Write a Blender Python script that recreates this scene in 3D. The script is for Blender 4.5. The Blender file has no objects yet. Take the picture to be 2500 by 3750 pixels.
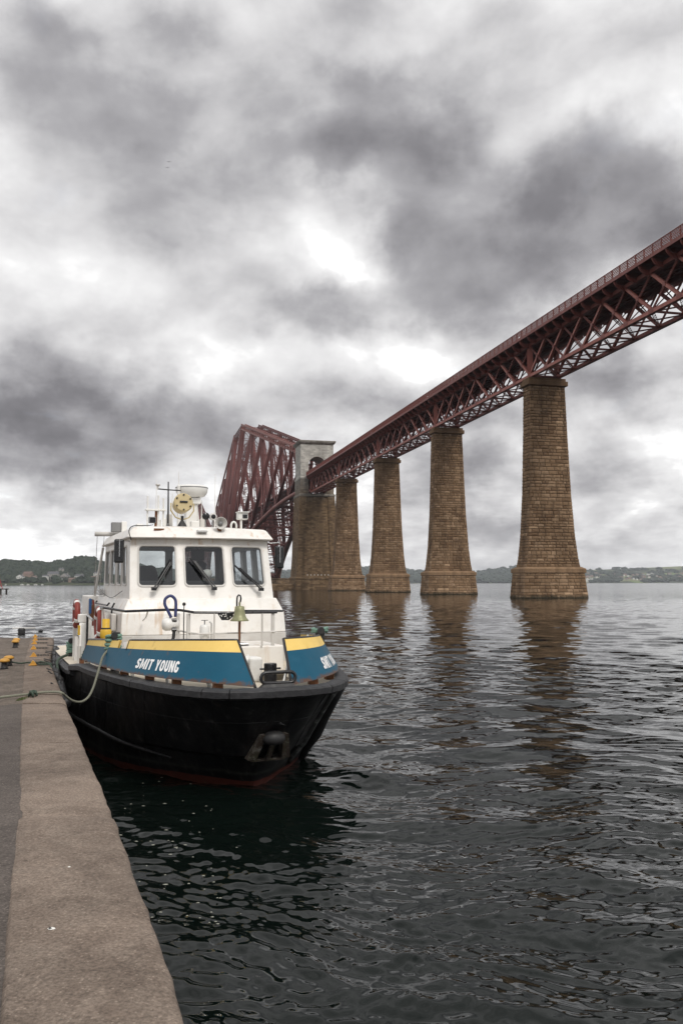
import bpy, bmesh, math, random
import numpy as np
from mathutils import Vector, Matrix, Euler
random.seed(7); RNG = np.random.default_rng(7)
sc = bpy.context.scene
col = sc.collection
R = math.radians

# ------------------------------------------------------------------ camera
FPX, PITCH, ROLL, HC = 3048.0, R(4.88), R(0.15), 2.85      # focal in photo pixels (2500 x 3750)
cam_d = bpy.data.cameras.new('camera'); cam = bpy.data.objects.new('camera', cam_d); col.objects.link(cam)
cam_d.sensor_fit = 'VERTICAL'; cam_d.sensor_height = 36.0; cam_d.lens = 36.0 * FPX / 3750.0
cam_d.clip_start = 0.05; cam_d.clip_end = 30000
cam.matrix_world = Matrix.Translation((0, 0, HC)) @ Euler((R(90) + PITCH, 0, 0)).to_matrix().to_4x4() @ Matrix.Rotation(-ROLL, 4, 'Z')
sc.camera = cam
sc.render.resolution_x, sc.render.resolution_y = 682, 1024
sc.view_settings.view_transform = 'Standard'; sc.view_settings.look = 'None'
EXPOSURE = 0.42; sc.view_settings.exposure = EXPOSURE; sc.view_settings.gamma = 1.0
sc.cycles.max_bounces = 8; sc.cycles.transparent_max_bounces = 12; sc.cycles.volume_bounces = 0
sc.cycles.caustics_reflective = False; sc.cycles.caustics_refractive = False

def ray(x, y):
    """direction in the world of a photo pixel, for measuring"""
    a, b = x - 1250.0, 1875.0 - y
    c, s = math.cos(ROLL), math.sin(ROLL)
    X, Y = a * c + b * s, -a * s + b * c
    d = Vector((X, FPX * math.cos(PITCH) - Y * math.sin(PITCH), FPX * math.sin(PITCH) + Y * math.cos(PITCH)))
    return d.normalized()

# ------------------------------------------------------------------ node helpers
class NT:
    def __init__(self, tree): self.t = tree; self.n = tree.nodes; self.l = tree.links
    def node(self, kind, **kw):
        n = self.n.new(kind)
        for k, v in kw.items(): setattr(n, k, v)
        return n
    def put(self, sock, v):
        if hasattr(v, 'is_output') or isinstance(v, bpy.types.NodeSocket): self.l.new(v, sock)
        elif v is not None: sock.default_value = v
    def math(self, op, a, b=None, c=None, clamp=False):
        n = self.node('ShaderNodeMath', operation=op); n.use_clamp = clamp
        self.put(n.inputs[0], a)
        if b is not None: self.put(n.inputs[1], b)
        if c is not None: self.put(n.inputs[2], c)
        return n.outputs[0]
    def vmath(self, op, a, b=None, scale=None):
        n = self.node('ShaderNodeVectorMath', operation=op); self.put(n.inputs[0], a)
        if b is not None: self.put(n.inputs[1], b)
        if scale is not None: self.put(n.inputs['Scale'], scale)
        return n.outputs[0]
    def noise(self, vec, scale, detail=4, rough=.5, dist=0, dims='3D'):
        n = self.node('ShaderNodeTexNoise', noise_dimensions=dims)
        if vec is not None: self.l.new(vec, n.inputs['Vector'])
        n.inputs['Scale'].default_value = scale; n.inputs['Detail'].default_value = detail
        n.inputs['Roughness'].default_value = rough; n.inputs['Distortion'].default_value = dist
        return n.outputs['Fac']
    def ramp(self, fac, stops, interp='LINEAR'):
        n = self.node('ShaderNodeValToRGB'); cr = n.color_ramp; cr.interpolation = interp
        while len(cr.elements) < len(stops): cr.elements.new(.5)
        for e, (p, c) in zip(cr.elements, stops):
            e.position = p; e.color = (c, c, c, 1) if isinstance(c, (int, float)) else (*c, 1)
        self.put(n.inputs[0], fac); return n.outputs[0]
    def mix(self, fac, a, b, mode='MIX'):
        n = self.node('ShaderNodeMix', data_type='RGBA', blend_type=mode)
        self.put(n.inputs[0], fac)
        for i, v in ((6, a), (7, b)):
            if isinstance(v, (tuple, list)): n.inputs[i].default_value = (*v[:3], 1)
            else: self.l.new(v, n.inputs[i])
        return n.outputs[2]
    def scale(self, vec, s):
        n = self.node('ShaderNodeMapping'); self.l.new(vec, n.inputs[0]); n.inputs['Scale'].default_value = s
        return n.outputs[0]

# ------------------------------------------------------------------ world: broken overcast
SUN_EL, SUN_AZ = R(48), R(150)          # azimuth clockwise from +Y (behind the camera, to the right)
world = bpy.data.worlds.new('World'); sc.world = world; world.use_nodes = True
W = NT(world.node_tree); W.n.clear()
tc = W.node('ShaderNodeTexCoord'); D = tc.outputs['Generated']
sep = W.node('ShaderNodeSeparateXYZ'); W.l.new(D, sep.inputs[0])
dx, dy, dz = sep.outputs
el = W.math('ARCSINE', dz); az = W.math('ARCTAN2', dx, dy)
zc = W.math('ADD', W.math('MAXIMUM', dz, 0.0), 0.16)
cmb = W.node('ShaderNodeCombineXYZ')
W.l.new(W.math('DIVIDE', dx, zc), cmb.inputs[0]); W.l.new(W.math('DIVIDE', dy, zc), cmb.inputs[1])
W.put(cmb.inputs[2], 0.0)
plane = W.scale(cmb.outputs[0], (1.0, .8, 1))
RAMP = [(0.0, (.10, .098, .105)), (.22, (.175, .171, .183)), (.42, (.33, .325, .338)), (.58, (.53, .524, .531)), (.70, (.69, .686, .688)), (.80, (.98, .975, .97)), (.90, (1.5, 1.49, 1.47)), (1.0, (2.1, 2.08, 2.05))]
def lum_of(srgb):       # cloud level that shows as this 8-bit grey
    c = min(248.0, 193 + (srgb - 192) * .96) / 255.0; v = ((c + .055) / 1.055) ** 2.4 / 2 ** EXPOSURE; return float(np.interp(v, [q[1][1] for q in RAMP], [q[0] for q in RAMP]))
# broad cloud masses seen over the estuary: (x, y, grey) in a 1568 x 2352 photo raster, turned into sky directions
CLOUDS = [(100, 50, 176), (400, 50, 190), (784, 50, 214), (1150, 50, 214), (1480, 60, 216), (100, 180, 172), (340, 190, 174), (590, 180, 190), (840, 190, 164), (1090, 180, 200), (1480, 150, 230),
          (100, 290, 188), (340, 290, 160), (580, 262, 190), (790, 290, 134), (980, 300, 146), (1120, 280, 198), (1400, 290, 170), (150, 385, 206), (350, 390, 178), (600, 375, 168), (800, 375, 138), (1010, 380, 142), (1300, 385, 138), (1510, 380, 152),
          (90, 470, 222), (340, 470, 180), (560, 465, 190), (740, 480, 224), (950, 470, 150), (1200, 470, 128), (1480, 470, 146), (100, 550, 236), (340, 550, 196), (570, 550, 222), (760, 560, 252), (960, 550, 148), (1210, 560, 138), (1470, 540, 150),
          (150, 630, 246), (400, 630, 226), (610, 625, 216), (800, 635, 250), (1000, 640, 164), (1240, 640, 148), (90, 705, 238), (350, 705, 230), (620, 715, 184), (770, 705, 172), (920, 710, 190), (1110, 700, 150),
          (90, 775, 214), (380, 770, 236), (600, 780, 226), (800, 775, 230), (960, 775, 246), (1100, 775, 196), (80, 840, 160), (280, 840, 192), (450, 840, 240), (700, 845, 236), (950, 845, 246), (1420, 840, 148),
          (40, 925, 116), (190, 925, 122), (330, 930, 150), (460, 920, 194), (650, 925, 210), (850, 930, 200), (1100, 930, 168), (1450, 930, 164), (90, 1000, 128), (300, 1000, 150), (480, 1000, 176), (620, 1000, 200), (40, 1065, 180), (170, 1065, 148), (310, 1065, 158), (440, 1055, 206), (500, 1075, 170), (950, 1065, 186), (1110, 1060, 160), (1410, 1050, 204),
          (90, 1130, 226), (260, 1130, 206), (420, 1130, 222), (600, 1130, 222), (950, 1130, 204), (1130, 1120, 222), (1400, 1120, 196), (90, 1210, 246), (400, 1210, 236), (940, 1210, 210), (1130, 1200, 194), (1450, 1210, 226), (90, 1285, 246), (500, 1285, 240), (950, 1285, 236), (1130, 1280, 226), (1450, 1285, 240)]
RX, RY, LBASE = 125.0, 54.0, .64
def sky_xy(tx, ty): d = ray(tx * 1.5944, ty * 1.5944); return math.atan2(d.x, d.y), math.asin(d.z)
KX = 1.5944 / FPX
cen = np.array([sky_xy(x, y) for x, y, _ in CLOUDS]); u = cen / (KX * np.array([RX, RY])); G = np.exp(-((u[:, None] - u[None]) ** 2).sum(-1))
wts = np.linalg.solve(G.T @ G + .02 * np.eye(len(cen)), G.T @ (np.array([lum_of(c[2] - 16 * max(0, 1 - c[1] / 330)) for c in CLOUDS]) - LBASE))
cv = W.node('ShaderNodeCombineXYZ'); W.l.new(az, cv.inputs[0]); W.l.new(el, cv.inputs[1])
def warp(scale, detail, ax, ay):
    n_ = W.node('ShaderNodeTexNoise'); W.l.new(D, n_.inputs['Vector']); n_.inputs['Scale'].default_value = scale; n_.inputs['Detail'].default_value = detail; n_.inputs['Roughness'].default_value = .55
    return W.vmath('MULTIPLY', W.vmath('SUBTRACT', n_.outputs['Color'], (.5, .5, .5)), (ax, ay, 0))
pos = W.vmath('ADD', cv.outputs[0], W.vmath('ADD', warp(4.5, 3, .10, .06), W.vmath('ADD', warp(13.0, 7, .12, .08), warp(50.0, 3, .02, .014))))
n1 = W.noise(plane, 1.1, 9, .56, .25)
n2 = W.noise(plane, 3.0, 7, .6, .2)
broad = W.math('MINIMUM', W.math('DIVIDE', W.math('MAXIMUM', W.math('SUBTRACT', W.math('ABSOLUTE', az), .32), 0.0), .3), 1.0)
upper = W.math('DIVIDE', W.math('SUBTRACT', W.math('MINIMUM', W.math('MAXIMUM', el, .10), .34), .10), .24)
lum = W.math('ADD', LBASE, W.math('MULTIPLY', W.math('SUBTRACT', n1, .5), W.math('MULTIPLY_ADD', broad, .8, .16)))
lum = W.math('ADD', lum, W.math('MULTIPLY', W.math('SUBTRACT', n2, .5), W.math('MULTIPLY_ADD', upper, -.26, .40)))
def puff(off, scale, detail): return W.noise(W.scale(W.vmath('ADD', D, off), (1, 1, 1.55)), scale, detail, .53, .15)
pA, pB = puff((0, 0, 0), 6.5, 8), puff((.012, 0, .028), 6.5, 5)
lum = W.math('ADD', lum, W.math('MULTIPLY', W.math('SUBTRACT', pA, pB), W.math('MULTIPLY_ADD', upper, -.34, .74)))
lum = W.math('ADD', lum, W.math('MULTIPLY', W.math('SUBTRACT', pA, .5), W.math('MULTIPLY_ADD', upper, -.14, .30)))
for (a0, e0), w_ in zip(cen, wts):
    s_ = (1 / (KX * RX), 1 / (KX * RY), 0)
    vm = W.node('ShaderNodeVectorMath', operation='MULTIPLY_ADD'); W.l.new(pos, vm.inputs[0]); vm.inputs[1].default_value = s_; vm.inputs[2].default_value = (-a0 * s_[0], -e0 * s_[1], 0)
    dp = W.node('ShaderNodeVectorMath', operation='DOT_PRODUCT'); W.l.new(vm.outputs[0], dp.inputs[0]); W.l.new(vm.outputs[0], dp.inputs[1])
    lum = W.math('MULTIPLY_ADD', W.math('POWER', math.exp(-1), dp.outputs['Value']), float(w_), lum)
cloud = W.ramp(lum, RAMP)
sky = W.node('ShaderNodeTexSky', sky_type='NISHITA'); sky.sun_disc = False
sky.sun_elevation = SUN_EL; sky.sun_rotation = SUN_AZ
gap = W.math('MULTIPLY', W.ramp(n2, [(.60, 0), (.75, 1)]), .10)
skyc = W.mix(gap, W.vmath('SCALE', cloud, scale=10.0), sky.outputs[0])
bg = W.node('ShaderNodeBackground'); W.l.new(skyc, bg.inputs[0]); bg.inputs[1].default_value = 0.1
world.cycles.sampling_method = 'MANUAL'; world.cycles.sample_map_resolution = 256
wo = W.node('ShaderNodeOutputWorld'); W.l.new(bg.outputs[0], wo.inputs[0])

sun_d = bpy.data.lights.new('sun', 'SUN'); sun = bpy.data.objects.new('sun', sun_d); col.objects.link(sun)
sun_d.energy = 1.5; sun_d.angle = R(20); sun_d.color = (1.0, .96, .9)
sv = Vector((math.sin(SUN_AZ) * math.cos(SUN_EL), math.cos(SUN_AZ) * math.cos(SUN_EL), math.sin(SUN_EL)))
sun.rotation_euler = (-sv).to_track_quat('-Z', 'Y').to_euler(); sun.location = (0, 0, 60)

# ------------------------------------------------------------------ mesh helpers
class MB:
    def __init__(self): self.v = []; self.f = []; self.m = []; self.a = []
    def add(self, vs, fs, mi=0, at=0.0):
        o = len(self.v); self.v.extend([tuple(p) for p in vs]); self.a.extend([at] * len(vs))
        self.f.extend([tuple(i + o for i in f) for f in fs]); self.m.extend([mi] * len(fs)); return self
    def box(self, lo, hi, mi=0, at=0.0, M=None):
        x0, y0, z0 = lo; x1, y1, z1 = hi
        vs = [Vector(p) for p in ((x0, y0, z0), (x1, y0, z0), (x1, y1, z0), (x0, y1, z0), (x0, y0, z1), (x1, y0, z1), (x1, y1, z1), (x0, y1, z1))]
        if M is not None: vs = [M @ p for p in vs]
        return self.add(vs, [(0, 3, 2, 1), (4, 5, 6, 7), (0, 1, 5, 4), (1, 2, 6, 5), (2, 3, 7, 6), (3, 0, 4, 7)], mi, at)
    def beam(self, p, q, w, h, mi=0, at=0.0, up=(0, 0, 1)):
        """rectangular bar from p to q, w across and h along 'up'"""
        p, q = Vector(p), Vector(q); d = (q - p).normalized(); up = Vector(up)
        s = d.cross(up)
        if s.length < 1e-4: s = d.cross(Vector((0, 1, 0)))
        s.normalize(); t = s.cross(d).normalized(); s *= w / 2; t *= h / 2
        vs = [p - s - t, p + s - t, p + s + t, p - s + t, q - s - t, q + s - t, q + s + t, q - s + t]
        return self.add(vs, [(0, 3, 2, 1), (4, 5, 6, 7), (0, 1, 5, 4), (1, 2, 6, 5), (2, 3, 7, 6), (3, 0, 4, 7)], mi, at)
    def tube(self, pts, r, n=8, mi=0, at=0.0, caps=True, closed=False):
        pts = [Vector(p) for p in pts]; k = len(pts)
        rs = r if isinstance(r, (list, tuple)) else [r] * k
        rings = []; prev = None
        for i, p in enumerate(pts):
            a = pts[i - 1] if (i > 0 or closed) else p; b = pts[(i + 1) % k] if (i < k - 1 or closed) else p
            d = (b - a)
            d = d.normalized() if d.length > 1e-9 else Vector((0, 0, 1))
            if prev is None:
                s = d.cross(Vector((0, 0, 1)))
                if s.length < 1e-3: s = d.cross(Vector((1, 0, 0)))
            else: s = prev - d * prev.dot(d)
            s.normalize(); prev = s; t = d.cross(s)
            rings.append([p + (s * math.cos(2 * math.pi * j / n) + t * math.sin(2 * math.pi * j / n)) * rs[i] for j in range(n)])
        vs = [q for rg in rings for q in rg]; fs = []
        for i in range(k if closed else k - 1):
            i2 = (i + 1) % k
            for j in range(n): fs.append((i * n + j, i * n + (j + 1) % n, i2 * n + (j + 1) % n, i2 * n + j))
        if caps and not closed: fs += [tuple(range(n))[::-1], tuple((k - 1) * n + j for j in range(n))]
        return self.add(vs, fs, mi, at)
    def lathe(self, prof, n=20, M=None, mi=0, at=0.0, caps=True):
        """profile of (radius, z)"""
        vs = []; fs = []
        for r, z in prof:
            for j in range(n): vs.append(Vector((r * math.cos(2 * math.pi * j / n), r * math.sin(2 * math.pi * j / n), z)))
        if M is not None: vs = [M @ p for p in vs]
        for i in range(len(prof) - 1):
            for j in range(n): fs.append((i * n + j, i * n + (j + 1) % n, (i + 1) * n + (j + 1) % n, (i + 1) * n + j))
        if caps: fs += [tuple(range(n))[::-1], tuple((len(prof) - 1) * n + j for j in range(n))]
        return self.add(vs, fs, mi, at)
    def loft(self, loops, mi=0, at=0.0, caps=True):
        n = len(loops[0]); vs = [p for l in loops for p in l]; fs = []
        for i in range(len(loops) - 1):
            for j in range(n): fs.append((i * n + j, i * n + (j + 1) % n, (i + 1) * n + (j + 1) % n, (i + 1) * n + j))
        if caps: fs += [tuple(range(n))[::-1], tuple((len(loops) - 1) * n + j for j in range(n))]
        return self.add(vs, fs, mi, at)
    def sheet(self, grid, mi=0, at=0.0):
        h, w = len(grid), len(grid[0]); vs = [p for r in grid for p in r]
        return self.add(vs, [(i * w + j, i * w + j + 1, (i + 1) * w + j + 1, (i + 1) * w + j) for i in range(h - 1) for j in range(w - 1)], mi, at)
    def build(self, name, mats, parent=None, smooth=False, bevel=0.0, seg=2, attr=False):
        me = bpy.data.meshes.new(name); me.from_pydata(self.v, [], self.f); 
        for m in (mats if isinstance(mats, (list, tuple)) else [mats]): me.materials.append(m)
        if len(set(self.m)) > 1: me.polygons.foreach_set('material_index', self.m)
        if attr:
            a = me.attributes.new('tone', 'FLOAT', 'POINT'); a.data.foreach_set('value', self.a)
        if smooth: me.polygons.foreach_set('use_smooth', [True] * len(me.polygons))
        me.update()
        return link(name, me, parent, bevel, seg, smooth)
def link(name, me, parent=None, bevel=0.0, seg=2, smooth=False):
    o = bpy.data.objects.new(name, me); col.objects.link(o)
    if parent is not None: o.parent = parent
    if bevel:
        b = o.modifiers.new('edge', 'BEVEL'); b.width = bevel; b.segments = seg; b.limit_method = 'ANGLE'; b.angle_limit = R(35)
        if smooth: b.harden_normals = False
    return o
def smooth_by_angle(o, deg=35):
    me = o.data; me.polygons.foreach_set('use_smooth', [True] * len(me.polygons))
    bm = bmesh.new(); bm.from_mesh(me)
    for e in bm.edges: e.smooth = not (len(e.link_faces) == 2 and e.calc_face_angle(0) > R(deg))
    bm.to_mesh(me); bm.free(); return o
def tag(o, label=None, cat=None, group=None, kind=None):
    if label: o['label'] = label
    if cat: o['category'] = cat
    if group: o['group'] = group
    if kind: o['kind'] = kind
    return o
def empty(name, loc, rz=0.0, label=None, cat=None, group=None):
    o = bpy.data.objects.new(name, None); col.objects.link(o); o.location = loc; o.rotation_euler = (0, 0, rz); o.empty_display_size = .5
    return tag(o, label, cat, group)
def kids(o): return [c for c in ALLKIDS.get(o.name, ())]
def copy_tree(o, parent=None):
    c = o.copy(); col.objects.link(c); c.parent = parent
    for ch in list(o.children): copy_tree(ch, c)
    return c
def spline(pts, n):
    """Catmull-Rom through the points, n samples per piece"""
    P = [Vector(p) for p in pts]; P = [P[0] * 2 - P[1]] + P + [P[-1] * 2 - P[-2]]; out = []
    for i in range(1, len(P) - 2):
        for k in range(n):
            t = k / n; a, b, c, d = P[i - 1:i + 3]
            out.append(.5 * ((2 * b) + (c - a) * t + (2 * a - 5 * b + 4 * c - d) * t * t + (3 * b - a - 3 * c + d) * t ** 3))
    out.append(P[-2]); return out
def lerp(a, b, t): return a + (b - a) * t
def interp(x, xs, ys): return float(np.interp(x, xs, ys))

# ------------------------------------------------------------------ materials
def new_mat(name):
    m = bpy.data.materials.new(name); m.use_nodes = True; t = NT(m.node_tree); t.n.clear()
    out = t.node('ShaderNodeOutputMaterial'); b = t.node('ShaderNodeBsdfPrincipled'); t.l.new(b.outputs[0], out.inputs[0])
    return m, t, b, out
def set_bump(t, b, h, strength, dist):
    n = t.node('ShaderNodeBump'); n.inputs['Strength'].default_value = strength; n.inputs['Distance'].default_value = dist
    t.l.new(h, n.inputs['Height']); t.l.new(n.outputs[0], b.inputs['Normal']); return n
def paint(name, c, rough=.45, var=.12, scale=3.0, grime=.0, grime_c=(.10, .075, .05), metal=0.0, bump=0.0, bscale=40, spec=.5, streak=0.0, streak_c=(.30, .13, .04)):
    m, t, b, o = new_mat(name); ob = t.node('ShaderNodeTexCoord').outputs['Object']
    n = t.noise(ob, scale, 5, .6)
    c0 = tuple(max(0, x * (1 - var)) for x in c); c1 = tuple(x * (1 + var) for x in c)
    base = t.mix(n, c0, c1)
    if grime:
        g = t.noise(ob, scale * 1.7, 7, .68, .3)
        base = t.mix(t.math('MULTIPLY', t.ramp(g, [(.50, 0), (.72, 1)]), grime), base, grime_c)
    if streak:
        g = t.noise(t.scale(ob, (9, 9, .7)), 1.0, 5, .6)
        h = t.noise(ob, 1.3, 3, .5)
        base = t.mix(t.math('MULTIPLY', t.math('MULTIPLY', t.ramp(g, [(.53, 0), (.68, 1)]), t.ramp(h, [(.44, 0), (.58, 1)])), streak), base, streak_c)
    t.l.new(base, b.inputs['Base Color']); b.inputs['Metallic'].default_value = metal
    t.l.new(t.ramp(t.noise(ob, scale * 2.3, 5, .6), [(.3, max(.02, rough - .1)), (.7, min(1, rough + .12))]), b.inputs['Roughness'])
    b.inputs['Specular IOR Level'].default_value = spec
    if bump: set_bump(t, b, t.noise(ob, bscale, 6, .65), bump, .01)
    return m
M = {}
M['white'] = paint('white_paint', (.80, .775, .735), .38, .05, 2.5, .32, (.50, .43, .34), streak=.55, streak_c=(.50, .30, .13), bump=.06, bscale=14)
M['grey_white'] = paint('grey_white_paint', (.58, .56, .53), .5, .07, 3, .25, (.34, .29, .23))
M['black_paint'] = paint('black_paint', (.012, .012, .014), .3, .3, 6, .3, (.03, .028, .026))
M['rubber'] = paint('rubber', (.016, .016, .018), .55, .3, 7, .6, (.06, .059, .061), bump=.7, bscale=25)
M['black_rubber'] = paint('black_rubber', (.010, .010, .011), .55, .3, 7, .35, (.03, .03, .032), bump=.4, bscale=25)
M['deck'] = paint('deck_paint', (.62, .56, .46), .7, .1, 4, .35, (.34, .20, .10), bump=.25, bscale=60)
M['glass_dark'] = paint('dark_lens', (.01, .01, .012), .08, .1, 3)
M['chrome'] = paint('steel', (.5, .5, .5), .3, .1, 8, .2, (.2, .15, .1), metal=1.0)
M['cream'] = paint('cream_paint', (.50, .40, .21), .45, .08, 5, .25, (.36, .26, .12))
M['brass'] = paint('green_brass', (.27, .27, .15), .45, .2, 12, .4, (.16, .18, .10), metal=.25)
M['blue_hose'] = paint('blue_hose', (.035, .045, .14), .5, .15, 8)
M['red_orange'] = paint('buoy_red', (.24, .040, .028), .55, .18, 6, .3, (.18, .04, .03))
M['yellow'] = paint('yellow_paint', (.62, .38, .03), .5, .12, 8, .3, (.3, .16, .03))
M['orange_yellow'] = paint('bollard_yellow', (.52, .27, .045), .5, .14, 9, .3, (.3, .14, .03))
M['rust'] = paint('rust', (.16, .065, .028), .8, .4, 14, .4, (.05, .025, .014), bump=.4)
M['iron'] = paint('dark_iron', (.02, .02, .021), .55, .3, 10, .3, (.05, .035, .025), bump=.3)
M['rope'] = paint('pale_green_rope', (.22, .22, .17), .85, .25, 30, .3, (.12, .13, .10), bump=.5, bscale=200)
M['rope_dark'] = paint('dark_green_rope', (.05, .075, .055), .9, .3, 30, .3, (.03, .04, .03), bump=.5, bscale=200)
M['rope_mint'] = paint('mint_rope', (.17, .29, .23), .85, .3, 20, .35, (.06, .13, .10), bump=.5, bscale=120)
M['interior'] = paint('cabin_lining', (.035, .036, .04), .7, .1, 5)
M['seat'] = paint('seat_cloth', (.02, .021, .025), .8, .2, 9)
M['blue_plastic'] = paint('blue_plastic', (.02, .08, .22), .5, .2, 6)
M['lamp_glass'] = paint('lamp_glass', (.55, .55, .54), .15, .05, 4)
M['white_plain'] = paint('white_plastic', (.78, .77, .74), .35, .04, 6, .2, (.5, .46, .4))
M['grey'] = paint('grey_paint', (.20, .20, .20), .5, .12, 6, .2, (.1, .08, .06))
def glass_mat():
    m, t, b, o = new_mat('window_glass'); t.n.remove(b)
    tr = t.node('ShaderNodeBsdfTransparent'); tr.inputs[0].default_value = (.80, .83, .83, 1)
    gl = t.node('ShaderNodeBsdfGlossy'); gl.inputs['Roughness'].default_value = .02; gl.inputs[0].default_value = (.9, .92, .95, 1)
    fr = t.node('ShaderNodeFresnel'); fr.inputs[0].default_value = 1.5
    mx = t.node('ShaderNodeMixShader'); t.l.new(t.math('ADD', fr.outputs[0], .03, clamp=True), mx.inputs[0]); t.l.new(tr.outputs[0], mx.inputs[1]); t.l.new(gl.outputs[0], mx.inputs[2])
    t.l.new(mx.outputs[0], o.inputs[0]); return m
M['glass'] = glass_mat()
# ================================================================== WATER
def build_water():
    fine = np.radians(np.concatenate([np.arange(-34, -25, .3), np.arange(-25, 25, .105), np.arange(25, 34.01, .3)])); coarse = np.radians(np.concatenate([np.arange(38, 327, 6.0)]))
    az_ = np.concatenate([fine, coarse]); na = len(az_)
    r = [1.6]
    while r[-1] < 3.4: r.append(r[-1] * 1.02)
    while r[-1] < 34: r.append(r[-1] * 1.0028)
    while r[-1] < 230: r.append(r[-1] * 1.0056)
    while r[-1] < 600: r.append(r[-1] * 1.02)
    while r[-1] < 9000: r.append(r[-1] * 1.1)
    r = np.array(r); nr = len(r)
    Rg, Ag = np.meshgrid(r, az_, indexing='ij'); X = Rg * np.sin(Ag); Y = Rg * np.cos(Ag)
    Z = np.zeros_like(X); dr = Rg * np.where(Rg < 34, .0028, .0056)
    wx = X + .25 * np.sin(Y * .9 + 1.3 * np.sin(X * .7)) + .07 * np.sin(Y * 2.7 + X * 1.1); wy = Y + .2 * np.sin(X * 1.1 + .5) + .06 * np.sin(X * 3.1 - Y * 1.7)
    patch = .76 + .40 * np.sin(X * .33 + 1.7 * np.sin(Y * .21) + .6) * np.sin(Y * .27 + 1.1 * np.sin(X * .19))
    near = 1 - .25 * np.clip((Rg - 9) / 30, 0, 1)
    comps = [(.095 * 4.2 ** RNG.random(), .175 / math.sqrt(70)) for _ in range(70)] + [(.5 * 5.0 ** RNG.random(), .10 / math.sqrt(50)) for _ in range(50)]
    for lam, sl in comps:
        k = 2 * np.pi / lam; th = RNG.normal(R(82), R(27)); ph = RNG.random() * 2 * np.pi; sl *= math.sqrt(2) * RNG.uniform(.6, 1.4)
        fade = np.clip((lam / dr - 2.0) / 2.0, 0, 1) * np.clip((232 - Rg) / 120, 0, 1)
        s = np.sin(k * (wx * math.cos(th) + wy * math.sin(th)) + ph)
        Z += (sl / k) * fade * (patch * near if lam < .5 else 1.0) * (s + .18 * s * s)
    Z -= Z[Rg < 150].mean()
    V = np.stack([X, Y, Z], -1).reshape(-1, 3)
    i, j = np.meshgrid(np.arange(nr - 1), np.arange(na), indexing='ij'); j2 = (j + 1) % na
    F = np.stack([i * na + j, (i + 1) * na + j, (i + 1) * na + j2, i * na + j2], -1).reshape(-1, 4)
    me = bpy.data.meshes.new('water'); me.vertices.add(len(V)); me.vertices.foreach_set('co', V.ravel())
    me.loops.add(F.size); me.loops.foreach_set('vertex_index', F.ravel()[...].astype(np.int32))
    me.polygons.add(len(F)); me.polygons.foreach_set('loop_start', np.arange(0, F.size, 4, dtype=np.int32))
    me.update(calc_edges=True); me.validate(); me.polygons.foreach_set('use_smooth', np.ones(len(F), bool))
    m, t, b, o = new_mat('sea_water')
    geo = t.node('ShaderNodeNewGeometry').outputs['Position']
    b.inputs['Base Color'].default_value = (.0028, .0052, .0042, 1); b.inputs['IOR'].default_value = 1.36
    dist = t.vmath('LENGTH', geo); dn = t.node('ShaderNodeVectorMath', operation='LENGTH'); t.l.new(geo, dn.inputs[0]); dist = dn.outputs['Value']
    far = t.ramp(t.math('DIVIDE', dist, 400.0), [(0.0, 0), (1.0, 1)])
    t.l.new(t.math('MULTIPLY_ADD', far, .10, .012), b.inputs['Roughness'])
    def slope(scale, vec_s, detail, amp):
        nz = t.node('ShaderNodeTexNoise'); t.l.new(t.scale(geo, vec_s), nz.inputs['Vector']); nz.inputs['Scale'].default_value = scale; nz.inputs['Detail'].default_value = detail; nz.inputs['Distortion'].default_value = .3
        v = t.vmath('MULTIPLY', t.vmath('SUBTRACT', nz.outputs['Color'], (.5, .5, .5)), (.55, 1.45, 0.0)); return t.vmath('SCALE', v, scale=amp)
    gust = t.ramp(t.noise(t.scale(geo, (.5, 1.0, 1)), .022, 4, .55), [(.35, .55), (.65, 1)])
    mid = t.ramp(t.math('DIVIDE', dist, 120.0), [(.15, 0), (.8, 1)]); farr = t.ramp(t.math('DIVIDE', dist, 500.0), [(.1, 0), (1, 1)])
    sl = t.vmath('ADD', t.vmath('ADD', slope(9.0, (.8, 1.2, 1), 3, .08), slope(26.0, (.8, 1.2, 1), 2, .04)), slope(1.3, (.7, 1.2, 1), 4, t.math('MULTIPLY', t.math('MULTIPLY', mid, gust), .33)))
    sl = t.vmath('ADD', sl, slope(.25, (.5, 1.2, 1), 4, t.math('MULTIPLY', t.math('MULTIPLY', farr, gust), .13)))
    nn = t.vmath('NORMALIZE', t.vmath('ADD', t.node('ShaderNodeNewGeometry').outputs['Normal'], sl)); t.l.new(nn, b.inputs['Normal'])
    me.materials.append(m); ob = link('water', me); tag(ob, 'dark choppy estuary water reaching to the far shore', kind='structure')
build_water()

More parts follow.
